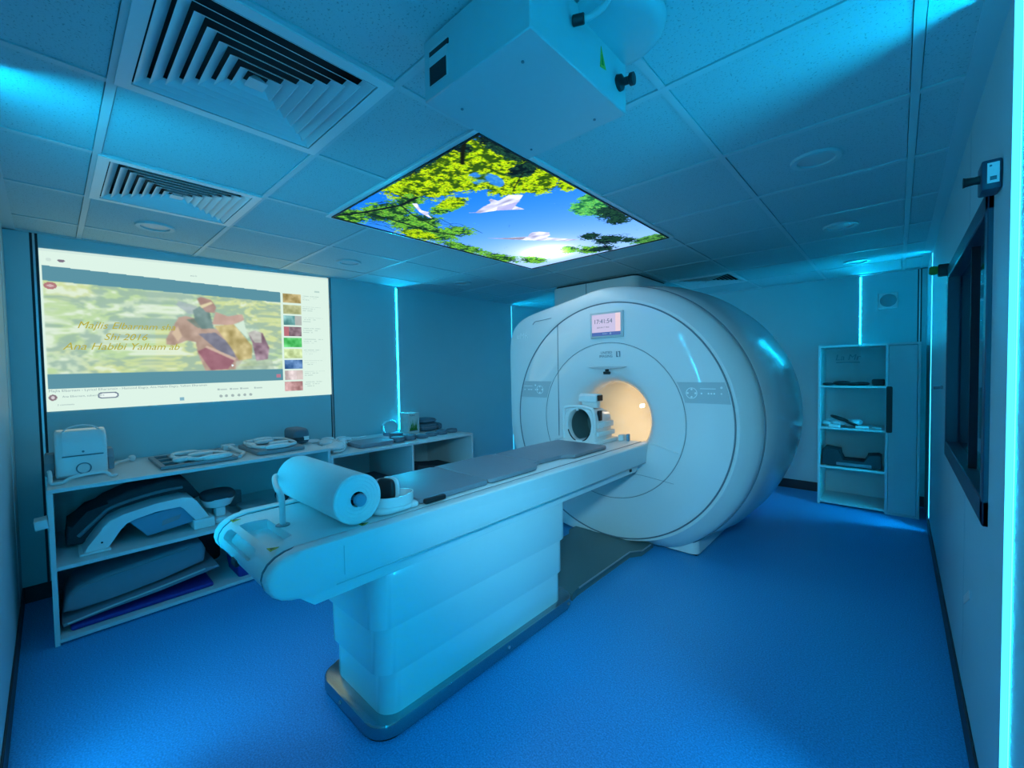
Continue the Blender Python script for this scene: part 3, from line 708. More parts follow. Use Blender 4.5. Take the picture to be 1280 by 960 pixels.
bm = B(); box(bm, (-1.74, .411, .700), (-1.69, .425, .725), .003, 1); obj('socket', bm, M['black'], tab)
for x, y in ((-1.475, .463), (-1.88, .463), (-1.455, .765)):
    bm = B(); prism(bm, [(x-.018, y-.012), (x+.018, y-.012), (x, y+.02)], 'z', TT, TT+.0015); obj('warning_sticker', bm, M['yellow'], tab, smooth=False)
    bm = B(); prism(bm, [(x-.007, y-.007), (x+.007, y-.007), (x, y+.008)], 'z', TT+.0012, TT+.002); obj('warning_mark', bm, M['black'], tab, smooth=False)
bm = B(); prism(bm, [(.50, .665), (.56, .612), (2.86, .612), (2.93, .665)], 'x', -1.955, -1.4035, .002, 1); obj('under_tray', bm, M['satin'], tab)
bm = B(); box(bm, (-1.404, 2.76, .628), (-1.398, 2.79, .648), .002, 1); obj('socket', bm, M['black'], tab)
bm = B(); tube(bm, [(-1.372, .62, .668), (-1.3715, 1.8, .668), (-1.372, 3.0, .668)], .0025, 6); box(bm, (-1.3725, .648, .69), (-1.371, .6505, .79)); obj('joint_line', bm, M['pale'], tab)
# telescoping pedestal: three nested sleeves
for i, (x0, x1, y0, y1, z0, z1) in enumerate(((-1.86, -1.405, .775, 2.0, .40, .625), (-1.845, -1.4055, .79, 1.97, .22, .41), (-1.832, -1.406, .805, 1.945, .05, .23))):
    bm = B(); prism(bm, rrect(x0, x1, y0, y1, .07, 8), 'z', z0, z1, .001, 1); obj('pedestal_sleeve', bm, M['white'], tab)
bm = B(); prism(bm, rrect(-1.875, -1.372, .75, 2.03, .09, 8), 'z', .006, .062, .009, 3); bp_ = obj('base_plate', bm, M['steel'], tab)
bm = B(); prism(bm, rrect(-1.868, -1.379, .757, 2.023, .085, 8), 'z', 0, .007); obj('base_seal', bm, M['black'], bp_)
bm = B()
for x, y, d in ((-1.371, 1.45, (1, 0, 0)), (-1.66, .749, (0, -1, 0)), (-1.371, 1.95, (1, 0, 0))): cyl(bm, Vector((x, y, .034)), Vector((x, y, .034))+Vector(d)*.003, .007, 12)
objs('bolt', bm, M['alu'], bp_)
# floor cover plate between table and scanner
pl = thing('floor_cover_plate', 'dark grey-green cable cover plate on the floor between table and scanner', 'floor plate', (-1.72, 2.6, 0))
bm = B(); prism(bm, [(-1.86, 2.031), (-1.40, 2.031), (-1.42, 2.10), (-1.42, 2.78), (-1.36, 2.86), (-1.36, 3.05), (-2.0, 3.05), (-2.0, 2.86), (-1.94, 2.78), (-1.94, 2.10)], 'z', .001, .045, .004, 1); obj('plate', bm, M['teal'], pl)
bm = B(); tube(bm, [(-1.415, 2.12, .043), (-1.415, 2.78, .043), (-1.357, 2.86, .043), (-1.357, 3.0, .043)], .005, 8, smooth=False); obj('edge_trim', bm, M['alu'], pl)

# ---- things lying on the table
pg = 'grey vinyl pads along the patient table'
def pad(pts, label):
    y = sum(p[1] for p in pts)/len(pts); x = sum(p[0] for p in pts)/len(pts)
    t = thing('table_pad', label, 'pad', (x, y, TT+.001), pg)
    bm = B(); prism(bm, pts, 'z', TT+.004, TT+.026, .006, 3); obj('cushion', bm, M['mgrey'], t)
    c = Vector((x, y)); bm = B(); prism(bm, [(p[0]+(c.x-p[0])*.015, p[1]+(c.y-p[1])*.012) for p in pts], 'z', TT+.0035, TT+.0065); obj('underside', bm, M['black'], t)
pad(rrect(-1.925, -1.475, 1.03, 1.435, .02), 'grey foot-end table pad behind the white headphones')
pad([(-1.925, 1.445), (-1.49, 1.445), (-1.475, 1.46), (-1.475, 1.80), (-1.50, 1.84), (-1.545, 1.86), (-1.545, 1.91), (-1.905, 1.91), (-1.905, 1.86), (-1.925, 1.84)], 'grey middle table pad with stepped notched corners')
pad([(-1.905, 1.918), (-1.55, 1.918), (-1.55, 2.14), (-1.485, 2.20), (-1.485, 2.58), (-1.50, 2.60), (-1.91, 2.60), (-1.922, 2.2), (-1.905, 2.14)], 'grey head-end table pad leading up to the head coil')
# paper roll and its holder
rx0, rx1, ry, rz, rr_ = -2.0, -1.45, .745, .9085, .0925
roll = thing('paper_roll', 'large white paper roll lying across the near end of the table', 'paper roll', ((rx0+rx1)/2, ry, TT))
bm = B(); lathe(bm, [(.028, 0), (.028, .002), (.05, .001), (.052, .003), (.07, .001), (.072, .003), (rr_-.004, 0), (rr_, .004), (rr_, rx1-rx0-.004), (rr_-.004, rx1-rx0), (.080, rx1-rx0-.001), (.079, rx1-rx0-.003), (.068, rx1-rx0-.001), (.067, rx1-rx0-.003), (.055, rx1-rx0-.001), (.054, rx1-rx0-.003), (.042, rx1-rx0-.001), (.041, rx1-rx0-.003), (.028, rx1-rx0-.002), (.028, 0)], (rx0, ry, rz), (1, 0, 0), 56); obj('paper', bm, M['paper'], roll)
bm = B(); lathe(bm, [(.0275, .012), (.0275, rx1-rx0-.03), (.022, rx1-rx0-.03), (.022, .012)], (rx0, ry, rz), (1, 0, 0), 32, True); obj('core_tube', bm, M['black'], roll)
hold = thing('roll_holder', 'white bent rod holder carrying the paper roll', 'roll holder', (-1.68, .565, TT))
bm = B(); tube(bm, [(-1.68, .565, TT+.004), (-1.68, .565, .88), (-1.683, .565, .915), (-1.71, .565, .932), (-1.80, .585, .934), (-1.95, .63, .93), (-2.03, .67, .92), (-2.035, .72, .911), (-2.022, .745, .9085), (-2.004, .745, .9085)], .0105, 14); obj('rod', bm, M['satin'], hold)
bm = B(); lathe(bm, [(0, 0), (.024, 0), (.024, .003), (.012, .005), (0, .005)], (-1.68, .565, TT), (0, 0, 1), 28); obj('socket_ring', bm, M['grey'], hold)
bm = B(); cyl(bm, (-1.98, ry, rz), (-1.425, ry, rz), .010, 20); lathe(bm, [(0, 0), (.020, 0), (.023, .003), (.023, .016), (.019, .020), (0, .021)], (-1.446, ry, rz), (1, 0, 0), 32); obj('spindle', bm, M['bluebox'], hold)
# headphones
hp = thing('headphones', 'white headphones with a black ear cushion beside the paper roll', 'headphones', (-1.47, .90, TT))
c = Vector((-1.505, .925, TT+.001))
bm = B(); pts = [c+Vector((.062*math.cos(a_), .085*math.sin(a_), .064+.012*math.sin(a_*1))) for a_ in [2*PI*k/20 for k in range(20)]]
L = []
for k in range(40):
    a_ = 2*PI*k/40; e = Vector((math.cos(a_)*.055, math.sin(a_)*.078, 0)); o_ = Vector((math.cos(a_)*.0605, math.sin(a_)*.0835, 0)); z0, z1 = .030, .068
    L.append([c+e+Vector((0, 0, z0)), c+o_+Vector((0, 0, z0)), c+o_*1.02+Vector((0, 0, z1)), c+e*1.02+Vector((0, 0, z1))])
loft(bm, L+[L[0]], False, False); bmesh.ops.remove_doubles(bm, verts=bm.verts[:], dist=1e-6); obj('headband', bm, M['white'], hp)
bm = B(); sell(bm, c+Vector((-.005, -.012, .018)), (.065, .088, .018), 3); sell(bm, c+Vector((.02, .068, .014)), (.03, .026, .013), 3); objs('ear_cup', bm, M['white'], hp)
bm = B(); sell(bm, c+Vector((-.020, -.022, .085)), (.042, .015, .046), 3.5, Matrix.Rotation(.35, 4, 'Z')); obj('ear_cushion', bm, M['black'], hp, label='black ear cushion')
bm = B(); sell(bm, c+Vector((-.018, -.002, .087)), (.043, .009, .048), 3.2, Matrix.Rotation(.35, 4, 'Z')); objs('ear_cup', bm, M['white'], hp)
bm = B(); box(bm, (-1.472, 1.04, TT+.005), (-1.446, 1.15, TT+.026), .008, 3); solo('black_clip', bm, M['black'], 'small black clip on the table edge between headphones and pad', 'clip', (-1.48, 1.04, TT+.003))
# head coil
hc = thing('head_coil', 'white head coil with a dark round opening at the scanner end of the table', 'head coil', (-1.77, 2.78, TT))
ocx, ocz, orx, orz = -1.757, .950, .102, .122
def ov(k, n, rx, rz_, y, dz=0): a_ = 2*PI*k/n; return Vector((ocx+rx*math.cos(a_), y, ocz+dz+rz_*math.sin(a_)))
def housing(k, n, y, g=0):
    # squared lower half, rounded upper half around the opening
    a_ = 2*PI*k/n; c_, s_ = math.cos(a_), math.sin(a_)
    if s_ < 0:
        q = min(.135/max(1e-6, abs(c_)), .146/max(1e-6, -s_)); return Vector((ocx+(q-g)*c_, y, ocz+(q-g)*s_))
    p = 3.2; q = ((abs(c_)/.135)**p+(abs(s_)/.128)**p)**(-1/p); return Vector((ocx+(q-g)*c_, y, ocz+(q-g)*s_))
n = 64
bm = B(); L = []
for f_ in (lambda k: ov(k, n, .094, .112, 2.93), lambda k: ov(k, n, .098, .118, 2.70), lambda k: ov(k, n, orx, orz, 2.664), lambda k: ov(k, n, orx+.006, orz+.005, 2.658), lambda k: housing(k, n, 2.660, .006), lambda k: housing(k, n, 2.666), lambda k: housing(k, n, 2.80), lambda k: housing(k, n, 2.86, .018), lambda k: housing(k, n, 2.95, .032), lambda k: ov(k, n, .085, .11, 2.955)):
    L.append([f_(k) for k in range(n)])
loft(bm, L, False, False); obj('housing', bm, M['white'], hc)
bm = B(); loft(bm, [[ov(k, n, .0935, .113, 2.70) for k in range(n)], [ov(k, n, .093, .111, 2.925) for k in range(n)]], False, True); obj('inner_lining', bm, M['teal'], hc)
bm = B(); tube(bm, [ov(k, 40, orx, orz, 2.660) for k in range(22, 38)], .0045, 8, k=2); obj('opening_seal', bm, M['black'], hc)
bm = B(); tube(bm, [(-1.898, 2.668, .84), (-1.900, 2.668, 1.02), (-1.897, 2.668, 1.062), (-1.875, 2.668, 1.082), (-1.78, 2.668, 1.090), (-1.67, 2.668, 1.080), (-1.640, 2.668, 1.062), (-1.628, 2.668, 1.01), (-1.625, 2.668, .90)], .013, 10); obj('handle_frame', bm, M['white'], hc)
bm = B(); tube(bm, [(-1.775, 2.668, 1.085), (-1.775, 2.666, 1.072), (-1.772, 2.664, 1.058)], .010, 8); obj('front_bridge', bm, M['white'], hc)
bm = B(); box(bm, (-1.632, 2.70, .93), (-1.612, 2.92, .975), .005, 2); box(bm, (-1.632, 2.69, .87), (-1.606, 2.93, .905), .005, 2); objs('side_latch', bm, M['white'], hc)
bm = B(); box(bm, (-1.636, 2.715, .985), (-1.612, 2.755, 1.06), .006, 2); obj('grip_slot', bm, M['black'], hc)
bm = B(); box(bm, (-1.90, 2.655, TT+.001), (-1.605, 2.98, TT+.03), .008, 2); obj('coil_base', bm, M['white'], hc)
bm = B(); prism(bm, [(2.72, 1.125), (2.72, 1.165), (2.745, 1.183), (2.81, 1.178), (2.82, 1.125)], 'x', -1.80, -1.645, .006, 2); mi = obj('mirror', bm, M['white'], hc, label='mirror block on top of the coil')
bm = B(); box(bm, (-1.79, 2.75, 1.075), (-1.655, 2.80, 1.128), .006, 2); obj('mirror_stand', bm, M['satin'], mi)
bm = B(); box(bm, (-1.645, 2.735, 1.13), (-1.640, 2.81, 1.172), .002, 1); obj('mirror_edge', bm, M['black'], mi)
pb = thing('coil_plug', 'small pale cable plugs behind the head coil at the bore mouth', 'plug', (-1.57, 3.0, TT))
bm = B(); box(bm, (-1.60, 2.96, TT+.001), (-1.555, 3.03, TT+.045), .006, 2); obj('plug_body', bm, M['satin'], pb)
bm = B(); box(bm, (-1.535, 2.97, TT+.001), (-1.515, 3.0, TT+.055), .005, 2); obj('plug_latch', bm, M['bluebox'], pb)

# ------------------------------------------------------------------ left shelving
SX = -3.15
def carcass(t, y0, y1, h, th=.02):
    bm = B(); box(bm, (XL+.012, y0, h-th), (SX, y1, h), .001, 1); obj('top_panel', bm, M['board'], t)
    for y in (y0, y1-th): bm = B(); box(bm, (XL+.012, y, 0), (SX, y+th, h-th), .001, 1); obj('side_panel', bm, M['board'], t)
    bm = B(); box(bm, (XL+.012, y0+th, .012), (SX, y1-th, .012+th), .001, 1); obj('bottom_panel', bm, M['board'], t)
    bm = B(); box(bm, (XL+.012, y0+th, .03), (XL+.018, y1-th, h-th)); obj('back_panel', bm, M['board'], t, smooth=False)
SA = thing('shelf_unit', 'taller white open shelf unit under the projected picture', 'shelf', (-3.53, .69, 0), 'white shelf units along the left wall')
carcass(SA, -.028, 1.41, .806)
bm = B(); box(bm, (XL+.018, -.008, .385), (SX, 1.39, .405), .001, 1); obj('shelf_board', bm, M['board'], SA)
SB = thing('shelf_unit', 'lower white open shelf unit with a centre divider beside the scanner table', 'shelf', (-3.53, 2.13, 0), 'white shelf units along the left wall')
carcass(SB, 1.412, 2.855, .745)
bm = B(); box(bm, (XL+.018, 2.13, .032), (SX, 2.15, .725), .001, 1); obj('divider', bm, M['board'], SB)
bm = B(); box(bm, (XL+.018, 1.432, .36), (SX, 2.13, .38), .001, 1); box(bm, (XL+.018, 2.15, .36), (SX, 2.835, .38), .001, 1); objs('shelf_board', bm, M['board'], SB)
ZA, ZB, ZM = .807, .746, .406

# white case with arched top (portable coil) on the left end
cs = thing('coil_case', 'white arched coil case with a top carry handle on the left end of the shelf', 'coil', (-3.53, .10, ZA))
pr_ = [(-3.64, ZA+.004), (-3.42, ZA+.004), (-3.40, ZA+.02), (-3.405, .98), (-3.42, 1.03), (-3.455, 1.062), (-3.52, 1.075), (-3.60, 1.055), (-3.635, 1.0), (-3.645, .9)]
bm = B(); prism(bm, pr_, 'y', .005, .215, .012, 3); obj('shell', bm, M['white'], cs)
bm = B(); prism(bm, [(-3.402, .935), (-3.398, .98), (-3.414, 1.034), (-3.45, 1.067), (-3.455, 1.06), (-3.42, 1.028), (-3.406, .975), (-3.408, .935)], 'y', .035, .195); obj('front_flap', bm, M['white'], cs)
bm = B(); box(bm, (-3.402, .032, .929), (-3.396, .198, .934)); obj('joint_line', bm, M['ink'], cs, smooth=False)
bm = B(); tube(bm, [(-3.47, .03, 1.055), (-3.47, .06, 1.085), (-3.47, .11, 1.097), (-3.47, .16, 1.088), (-3.47, .195, 1.06)], .007, 10, flat=.6); obj('carry_handle', bm, M['satin'], cs)
bm = B(); lathe(bm, [(.026, 0), (.032, 0), (.032, .003), (.026, .003)], (-3.4005, .115, .858), (1, 0, 0), 28, True); cyl(bm, (-3.402, .115, .953), (-3.397, .115, .953), .006, 12); objs('emblem', bm, M['ink'], cs)
for y0, y1 in ((-.035, .004), (.216, .245)):
    bm = B(); prism(bm, [(-3.62, ZA+.03), (-3.44, ZA+.02), (-3.43, .90), (-3.47, .945), (-3.58, .945), (-3.63, .90)], 'y', y0, y1, .008, 2); obj('side_grip', bm, M['grey'], cs)
bk = thing('bent_bracket', 'pale bent tube bracket in front of the white case', 'bracket', (-3.26, .10, ZA))
bm = B(); tube(bm, [(-3.36, -.018, ZA+.06), (-3.33, -.016, ZA+.055), (-3.27, -.012, ZA+.012), (-3.255, .01, ZA+.010), (-3.25, .03, ZA+.010)], .009, 10); tube(bm, [(-3.25, .03, ZA+.010), (-3.245, .06, ZA+.030), (-3.245, .12, ZA+.040), (-3.25, .19, ZA+.038), (-3.255, .215, ZA+.012), (-3.27, .24, ZA+.011)], .009, 10); obj('tube', bm, M['satin'], bk)
cb = thing('cable_plug', 'white cable with a round plug behind the white case', 'cable', (-3.70, .31, ZA))
bm = B(); tube(bm, [(-3.66, .25, ZA+.012), (-3.70, .29, ZA+.015), (-3.74, .335, ZA+.02)], .008, 10); obj('cable', bm, M['satin'], cb)
bm = B(); sell(bm, (-3.755, .352, ZA+.024), (.02, .02, .02), 2.4); obj('plug', bm, M['white'], cb)

def flexcoil(name, label, y0, y1, x0, x1, holes, loops, pads, cat='coil mat'):
    c = Vector(((x0+x1)/2, (y0+y1)/2, ZA)); t = thing(name, label, cat, c)
    bm = B(); th = .022
    if holes:
        nx, ny = 3, 4; fx, fy = (x1-x0), (y1-y0); bw = .028
        for i in range(nx+1):
            x = x0+(fx-bw)*i/nx; box(bm, (x, y0, ZA+.002), (x+bw, y1, ZA+th), .003, 1)
        for j in range(ny+1):
            y = y0+(fy-bw)*j/ny; box(bm, (x0+.002, y, ZA+.0025), (x1-.002, y+bw, ZA+th-.0005), .003, 1)
        bm2 = B(); box(bm2, (x0+.01, y0+.01, ZA+.0015), (x1-.01, y1-.01, ZA+.004)); obj('dark_liner', bm2, M['black'], t, smooth=False)
    else: prism(bm, rrect(x0, x1, y0, y1, .03), 'z', ZA+.002, ZA+th+.006, .006, 2)
    obj('mat', bm, M['grey'], t)
    for lp in loops:
        bm = B(); tube(bm, lp, .012, 10, closed=True); obj('loop', bm, M['white'], t)
    bm = B()
    for p, q, a_ in pads: sell(bm, p, q, 3, Matrix.Rotation(a_, 4, 'Z'))
    obj('module', bm, M['white'], t); return t
z = ZA+.036
flexcoil('coil_mat', 'grey holed coil mat with white tube loops, nearer the white case', .43, .83, -3.72, -3.24, True,
    [[(-3.60, .58, z), (-3.55, .70, z), (-3.36, .80, z), (-3.28, .74, z), (-3.27, .62, z), (-3.36, .56, z), (-3.48, .52, z)]],
    [((-3.56, .60, z+.005), (.035, .075, .016), .1), ((-3.42, .66, z+.006), (.035, .07, .016), .1), ((-3.275, .72, z), (.028, .09, .018), .05), ((-3.34, .55, z), (.03, .05, .018), .3)])
cb2 = thing('coil_cable', 'white curved coil cable with a flat plug between the two coil mats', 'cable', (-3.5, .87, ZA))
bm = B(); tube(bm, [(-3.28, .85, ZA+.013), (-3.33, .875, ZA+.013), (-3.42, .91, ZA+.012), (-3.54, .90, ZA+.014), (-3.66, .885, ZA+.03)], .012, 10); obj('cable', bm, M['satin'], cb2)
bm = B(); box(bm, (-3.74, .845, ZA+.002), (-3.66, .925, ZA+.045), .008, 2); obj('plug', bm, M['white'], cb2)
z = ZA+.046
flexcoil('coil_mat', 'grey solid coil mat ringed by a white loop at the right end of the shelf', .955, 1.275, -3.74, -3.26, False,
    [[(-3.70, 1.0, z), (-3.71, 1.12, z), (-3.68, 1.235, z), (-3.50, 1.25, z), (-3.33, 1.225, z), (-3.29, 1.12, z), (-3.33, 1.0, z), (-3.52, .975, z)]],
    [((-3.70, 1.12, z+.004), (.03, .07, .018), 0), ((-3.30, 1.10, z), (.028, .09, .018), .05), ((-3.52, .985, z), (.07, .026, .018), 0), ((-3.60, 1.10, z), (.03, .07, .016), .2), ((-3.45, 1.15, z), (.03, .07, .016), .1)])
bg = thing('equipment_bag', 'dark blue-grey padded bag with a white tag at the step between the shelves', 'bag', (-3.6, 1.35, ZA))
bm = B(); sell(bm, (-3.62, 1.345, ZA+.064), (.13, .062, .063), 4.5); obj('body', bm, M['slate'], bg)
bm = B(); sell(bm, (-3.615, 1.346, ZA+.045), (.132, .062, .020), 5); obj('strap_band', bm, M['dgrey'], bg)
bm = B(); box(bm, (-3.492, 1.35, ZA+.035), (-3.482, 1.39, ZA+.065), .002, 1); obj('tag', bm, M['wink'], bg)

# lower unit top
wr = thing('flexible_coil', 'crumpled white wrapped flexible coil at the left end of the lower shelf', 'coil', (-3.45, 1.6, ZB))
bm = B()
for k in range(14):
    a_ = random.random(); sell(bm, (-3.25-.5*a_, 1.485+.36*random.random()*a_, ZB+.034+.006*random.random()), (.045+.03*random.random(), .045+.03*random.random(), .016+.012*random.random()), 2.4, Matrix.Rotation(random.random()*3, 4, 'Z'), 16, 8)
obj('wrap', bm, M['plastic_bag'], wr)
bm = B(); tube(bm, [(-3.22, 1.46, ZB+.014), (-3.24, 1.55, ZB+.014), (-3.32, 1.60, ZB+.04), (-3.48, 1.62, ZB+.06), (-3.60, 1.74, ZB+.05), (-3.66, 1.87, ZB+.03), (-3.72, 2.0, ZB+.02)], .010, 10); obj('cable', bm, M['white'], wr)
bm = B(); prism(bm, rrect(-3.50, -3.24, 1.70, 2.02, .03), 'z', ZB, ZB+.034, .010, 3); solo('flat_pad', bm, M['mgrey'], 'flat grey-blue rectangular pad lying on the lower shelf top', 'pad', (-3.37, 1.89, ZB))
dm = thing('clear_dome', 'small clear round plastic dome beside the light strip', 'dome', (-3.74, 2.27, ZB))
bm = B(); lathe(bm, [(.06, .03), (.075, .055), (.078, .09), (.065, .125), (.04, .148), (0, .156)], (-3.74, 2.27, ZB), (0, 0, 1), 32); obj('bowl', bm, M['clear'], dm)
bm = B(); lathe(bm, [(0, 0), (.062, 0), (.064, .01), (.058, .031), (0, .031)], (-3.74, 2.27, ZB), (0, 0, 1), 32); obj('foot_ring', bm, M['bluebox'], dm)
px = thing('printed_box', 'upright printed carton with a green plant picture beside the light strip', 'box', (-3.72, 2.49, ZB))
bm = B(); box(bm, (-3.80, 2.425, ZB), (-3.64, 2.56, ZB+.205), .002, 1); obj('carton', bm, M['cardboard'], px)
bm = B()
for k in range(9):
    y = 2.448+.010*k; prism(bm, [(y-.008, ZB+.03), (y+.008, ZB+.03), (y+.016*math.sin(k*2.1), ZB+.085+.06*((k*5) % 4)/3)], 'x', -3.6405, -3.6385)
obj('plant_print', bm, M['green'], px, smooth=False)
bm = B(); text(bm, 'Perfect', frame((-3.639, 2.475, ZB+.182), (0, 1, 0), (0, 0, 1)), .022); box(bm, (-3.6405, 2.44, ZB+.022), (-3.6385, 2.535, ZB+.03)); obj('print', bm, M['ink'], px, smooth=False)
cg = 'stacked slate cushions at the end of the lower shelf'
def cushion(p, q, a_, label):
    t = thing('cushion', label, 'cushion', (p[0], p[1], p[2]-q[2]), cg)
    bm = B(); sell(bm, p, q, 4, Matrix.Rotation(a_, 4, 'Z')); obj('cover', bm, M['slate'], t)
    bm = B(); R = Matrix.Translation(p) @ Matrix.Rotation(a_, 4, 'Z')
    tube(bm, [R @ Vector((x_, y_, 0)) for x_, y_ in rrect(-q[0]*.985, q[0]*.985, -q[1]*.985, q[1]*.985, .03, 3)], .004, 6, True, 1); obj('piping', bm, M['mgrey'], t)
cushion((-3.71, 2.685, ZB+.042), (.10, .105, .041), 0, 'slate cushion under the others, against the printed carton')
cushion((-3.71, 2.68, ZB+.109), (.095, .095, .025), .1, 'slate cushion on top of the left cushion stack')
cushion((-3.56, 2.835-.02, ZB+.050), (.042, .022, .049), 0, 'small upright slate cushion in front of the stack') if False else cushion((-3.73, 2.822+.004, ZB+.036), (.10, .028, .035), 0, 'narrow slate cushion at the right end of the stack')
cushion((-3.66, 2.86-.04, ZB+.030), (.09, .09*.0+.008+.0, .0+.029), 0, 'narrow slate cushion edge below the tilted cushion') if False else None
dl = ['first dark round foam disc from the left, in front of the printed carton', 'second dark round foam disc from the left, in front of the printed carton', 'third dark round foam disc from the left on the lower shelf front',
      'fourth dark round foam disc from the left on the lower shelf front', 'fifth dark round foam disc from the left on the lower shelf front', 'last dark round foam disc at the right end of the lower shelf']
for k, (x, y, r, h, lb) in enumerate(((-3.31, 2.09, .062, .045, dl[0]), (-3.33, 2.225, .064, .045, dl[1]), (-3.32, 2.36, .058, .028, dl[2]), (-3.35, 2.49, .058, .032, dl[3]), (-3.36, 2.62, .060, .040, dl[4]), (-3.38, 2.77, .055, .036, dl[5]))):
    t = thing('foam_disc', lb, 'foam disc', (x, y, ZB), 'dark round foam discs on the lower shelf')
    bm = B(); lathe(bm, [(0, 0), (r-.006, 0), (r, .006), (r, h-.008), (r-.006, h), (r*.45, h), (r*.4, h-.004), (0, h-.004)], (x, y, ZB), (0, 0, 1), 36); obj('disc', bm, M['slate'], t)
    bm = B(); lathe(bm, [(r-.001, h*.45), (r+.0015, h*.48), (r+.0015, h*.54), (r-.001, h*.57)], (x, y, ZB), (0, 0, 1), 36, True); obj('seam', bm, M['mgrey'], t)
t = thing('foam_disc', 'dark round foam disc stacked behind the first disc', 'foam disc', (-3.46, 2.17, ZB), 'dark round foam discs on the lower shelf')
bm = B(); lathe(bm, [(0, 0), (.056, 0), (.062, .006), (.062, .05), (.056, .058), (0, .058)], (-3.46, 2.17, ZB), (0, 0, 1), 36); obj('disc', bm, M['slate'], t)
# lower unit inside
bm = B(); box(bm, (-3.60, 1.62, .381), (-3.22, 2.02, .455), .02, 3); solo('foam_block', bm, M['dgrey'], 'dark foam block inside the left bay of the lower shelf', 'foam block', (-3.4, 1.82, .381))
t = thing('foam_wedge', 'dark foam wedge inside the right bay of the lower shelf', 'foam wedge', (-3.4, 2.5, .381))
bm = B(); prism(bm, [(2.26, .381), (2.78, .381), (2.76, .43), (2.55, .44), (2.30, .50)], 'x', -3.62, -3.30, .008, 2); obj('wedge', bm, M['dgrey'], t)
bm = B(); prism(bm, [(2.18, .381), (2.33, .381), (2.22, .475)], 'x', -3.27, -3.18, .006, 2); solo('grey_support', bm, M['mgrey'], 'grey triangular support at the divider in the right bay', 'support', (-3.22, 2.25, .381))

# middle shelf of the taller unit
ar = thing('body_coil', 'white arched body coil with a blue hanging box on the middle shelf', 'coil', (-3.32, .38, ZM))
def arch(o_, n_=14):
    pts = [(.09-o_*.1, ZM+.012), (.125+0*o_, ZM+.055)]
    return pts
outer = [(.085, ZM+.008), (.115, ZM+.04), (.165, ZM+.125), (.20, ZM+.160), (.26, ZM+.182), (.40, ZM+.208), (.53, ZM+.216), (.575, ZM+.205), (.60, ZM+.175), (.66, ZM+.065)]
inner = [(.585, ZM+.055), (.535, ZM+.150), (.515, ZM+.168), (.40, ZM+.160), (.30, ZM+.145), (.265, ZM+.13), (.245, ZM+.10), (.20, ZM+.03), (.185, ZM+.008)]
bm = B(); prism(bm, outer+inner, 'x', -3.42, -3.245, .006, 2); obj('arch', bm, M['white'], ar)
bm = B(); box(bm, (-3.44, .075, ZM+.001), (-3.225, .20, ZM+.014), .003, 1); box(bm, (-3.44, .575, ZM+.001), (-3.225, .685, ZM+.060), .005, 2); objs('foot', bm, M['satin'], ar)
bm = B(); prism(bm, [(.275, ZM+.135), (.36, ZM+.022), (.60, ZM+.050), (.545, ZM+.165)], 'x', -3.40, -3.26, .006, 2); bb = obj('housing', bm, M['bluebox'], ar, label='blue box under the arch')
bm = B(); prism(bm, [(.425, ZM+.065), (.43, ZM+.095), (.52, ZM+.112), (.51, ZM+.085)], 'x', -3.2605, -3.257); obj('label_plate', bm, M['grey'], bb, smooth=False)
bm = B(); cyl(bm, (-3.247, .165, ZM+.05), (-3.242, .165, ZM+.05), .005, 10); obj('screw', bm, M['black'], ar)
dp = thing('arch_pad', 'long dark curved foam pad behind and over the white arch coil', 'pad', (-3.58, .3, ZM))
bm = B(); prism(bm, [(.03, ZM+.02), (.10, ZM+.005), (.66, ZM+.16), (.62, ZM+.225), (.58, ZM+.29), (.50, ZM+.305), (.30, ZM+.275), (.20, ZM+.235), (.13, ZM+.175), (.04, ZM+.13)], 'x', -3.72, -3.435, .02, 3); obj('pad', bm, M['dgrey'], dp)
bm = B(); tube(bm, [(-3.433, .08, ZM+.06), (-3.432, .17, ZM+.15), (-3.432, .23, ZM+.195), (-3.432, .40, ZM+.232), (-3.432, .56, ZM+.242)], .010, 8); obj('piping', bm, M['mgrey'], dp)
hb = thing('head_holder', 'white bowl head holder with a dark cushion on a stand, right of the arch', 'head holder', (-3.36, .74, ZM))
bm = B(); lathe(bm, [(.04, .085), (.075, .095), (.095, .135), (.098, .15), (.090, .15), (.07, .12), (0, .115)], (-3.37, .735, ZM), (0, 0, 1), 36); obj('bowl', bm, M['white'], hb)
bm = B(); sell(bm, (-3.37, .735, ZM+.165), (.096, .096, .035), 3); obj('cushion', bm, M['dgrey'], hb)
bm = B(); box(bm, (-3.47, .695, ZM+.001), (-3.26, .80, ZM+.03), .005, 2); box(bm, (-3.43, .71, ZM+.03), (-3.31, .765, ZM+.09), .008, 2); obj('stand', bm, M['satin'], hb)
t = thing('round_cup', 'dark round cup standing behind the white bowl', 'cup', (-3.62, .90, ZM))
bm = B(); lathe(bm, [(0, 0), (.04, 0), (.042, .004), (.042, .10), (.036, .104), (0, .104)], (-3.64, .90, ZM), (0, 0, 1), 28); obj('cup', bm, M['grey'], t)
bm = B(); lathe(bm, [(.0415, .07), (.044, .072), (.044, .082), (.0415, .084)], (-3.64, .90, ZM), (0, 0, 1), 28, True); obj('ring', bm, M['mgrey'], t)
bm = B(); prism(bm, rrect(-3.55, -3.22, .88, 1.05, .02), 'z', ZM, ZM+.03, .006, 2); solo('flat_pad', bm, M['pale'], 'pale flat pad on the middle shelf near the cable coil', 'pad', (-3.4, 1.03, ZM))
t = thing('cable_coil', 'ring of wound dark cable standing on the middle shelf', 'cable', (-3.5, 1.17, ZM))
bm = B()
for k in range(4): tube(bm, [(-3.30-.012*k, 1.14+(.060-.003*k)*math.cos(a_), ZM+.072+(.060-.003*k)*math.sin(a_)) for a_ in [2*PI*j/14 for j in range(14)]], .0075, 8, True, 3)
objs('winding', bm, M['pale'], t)
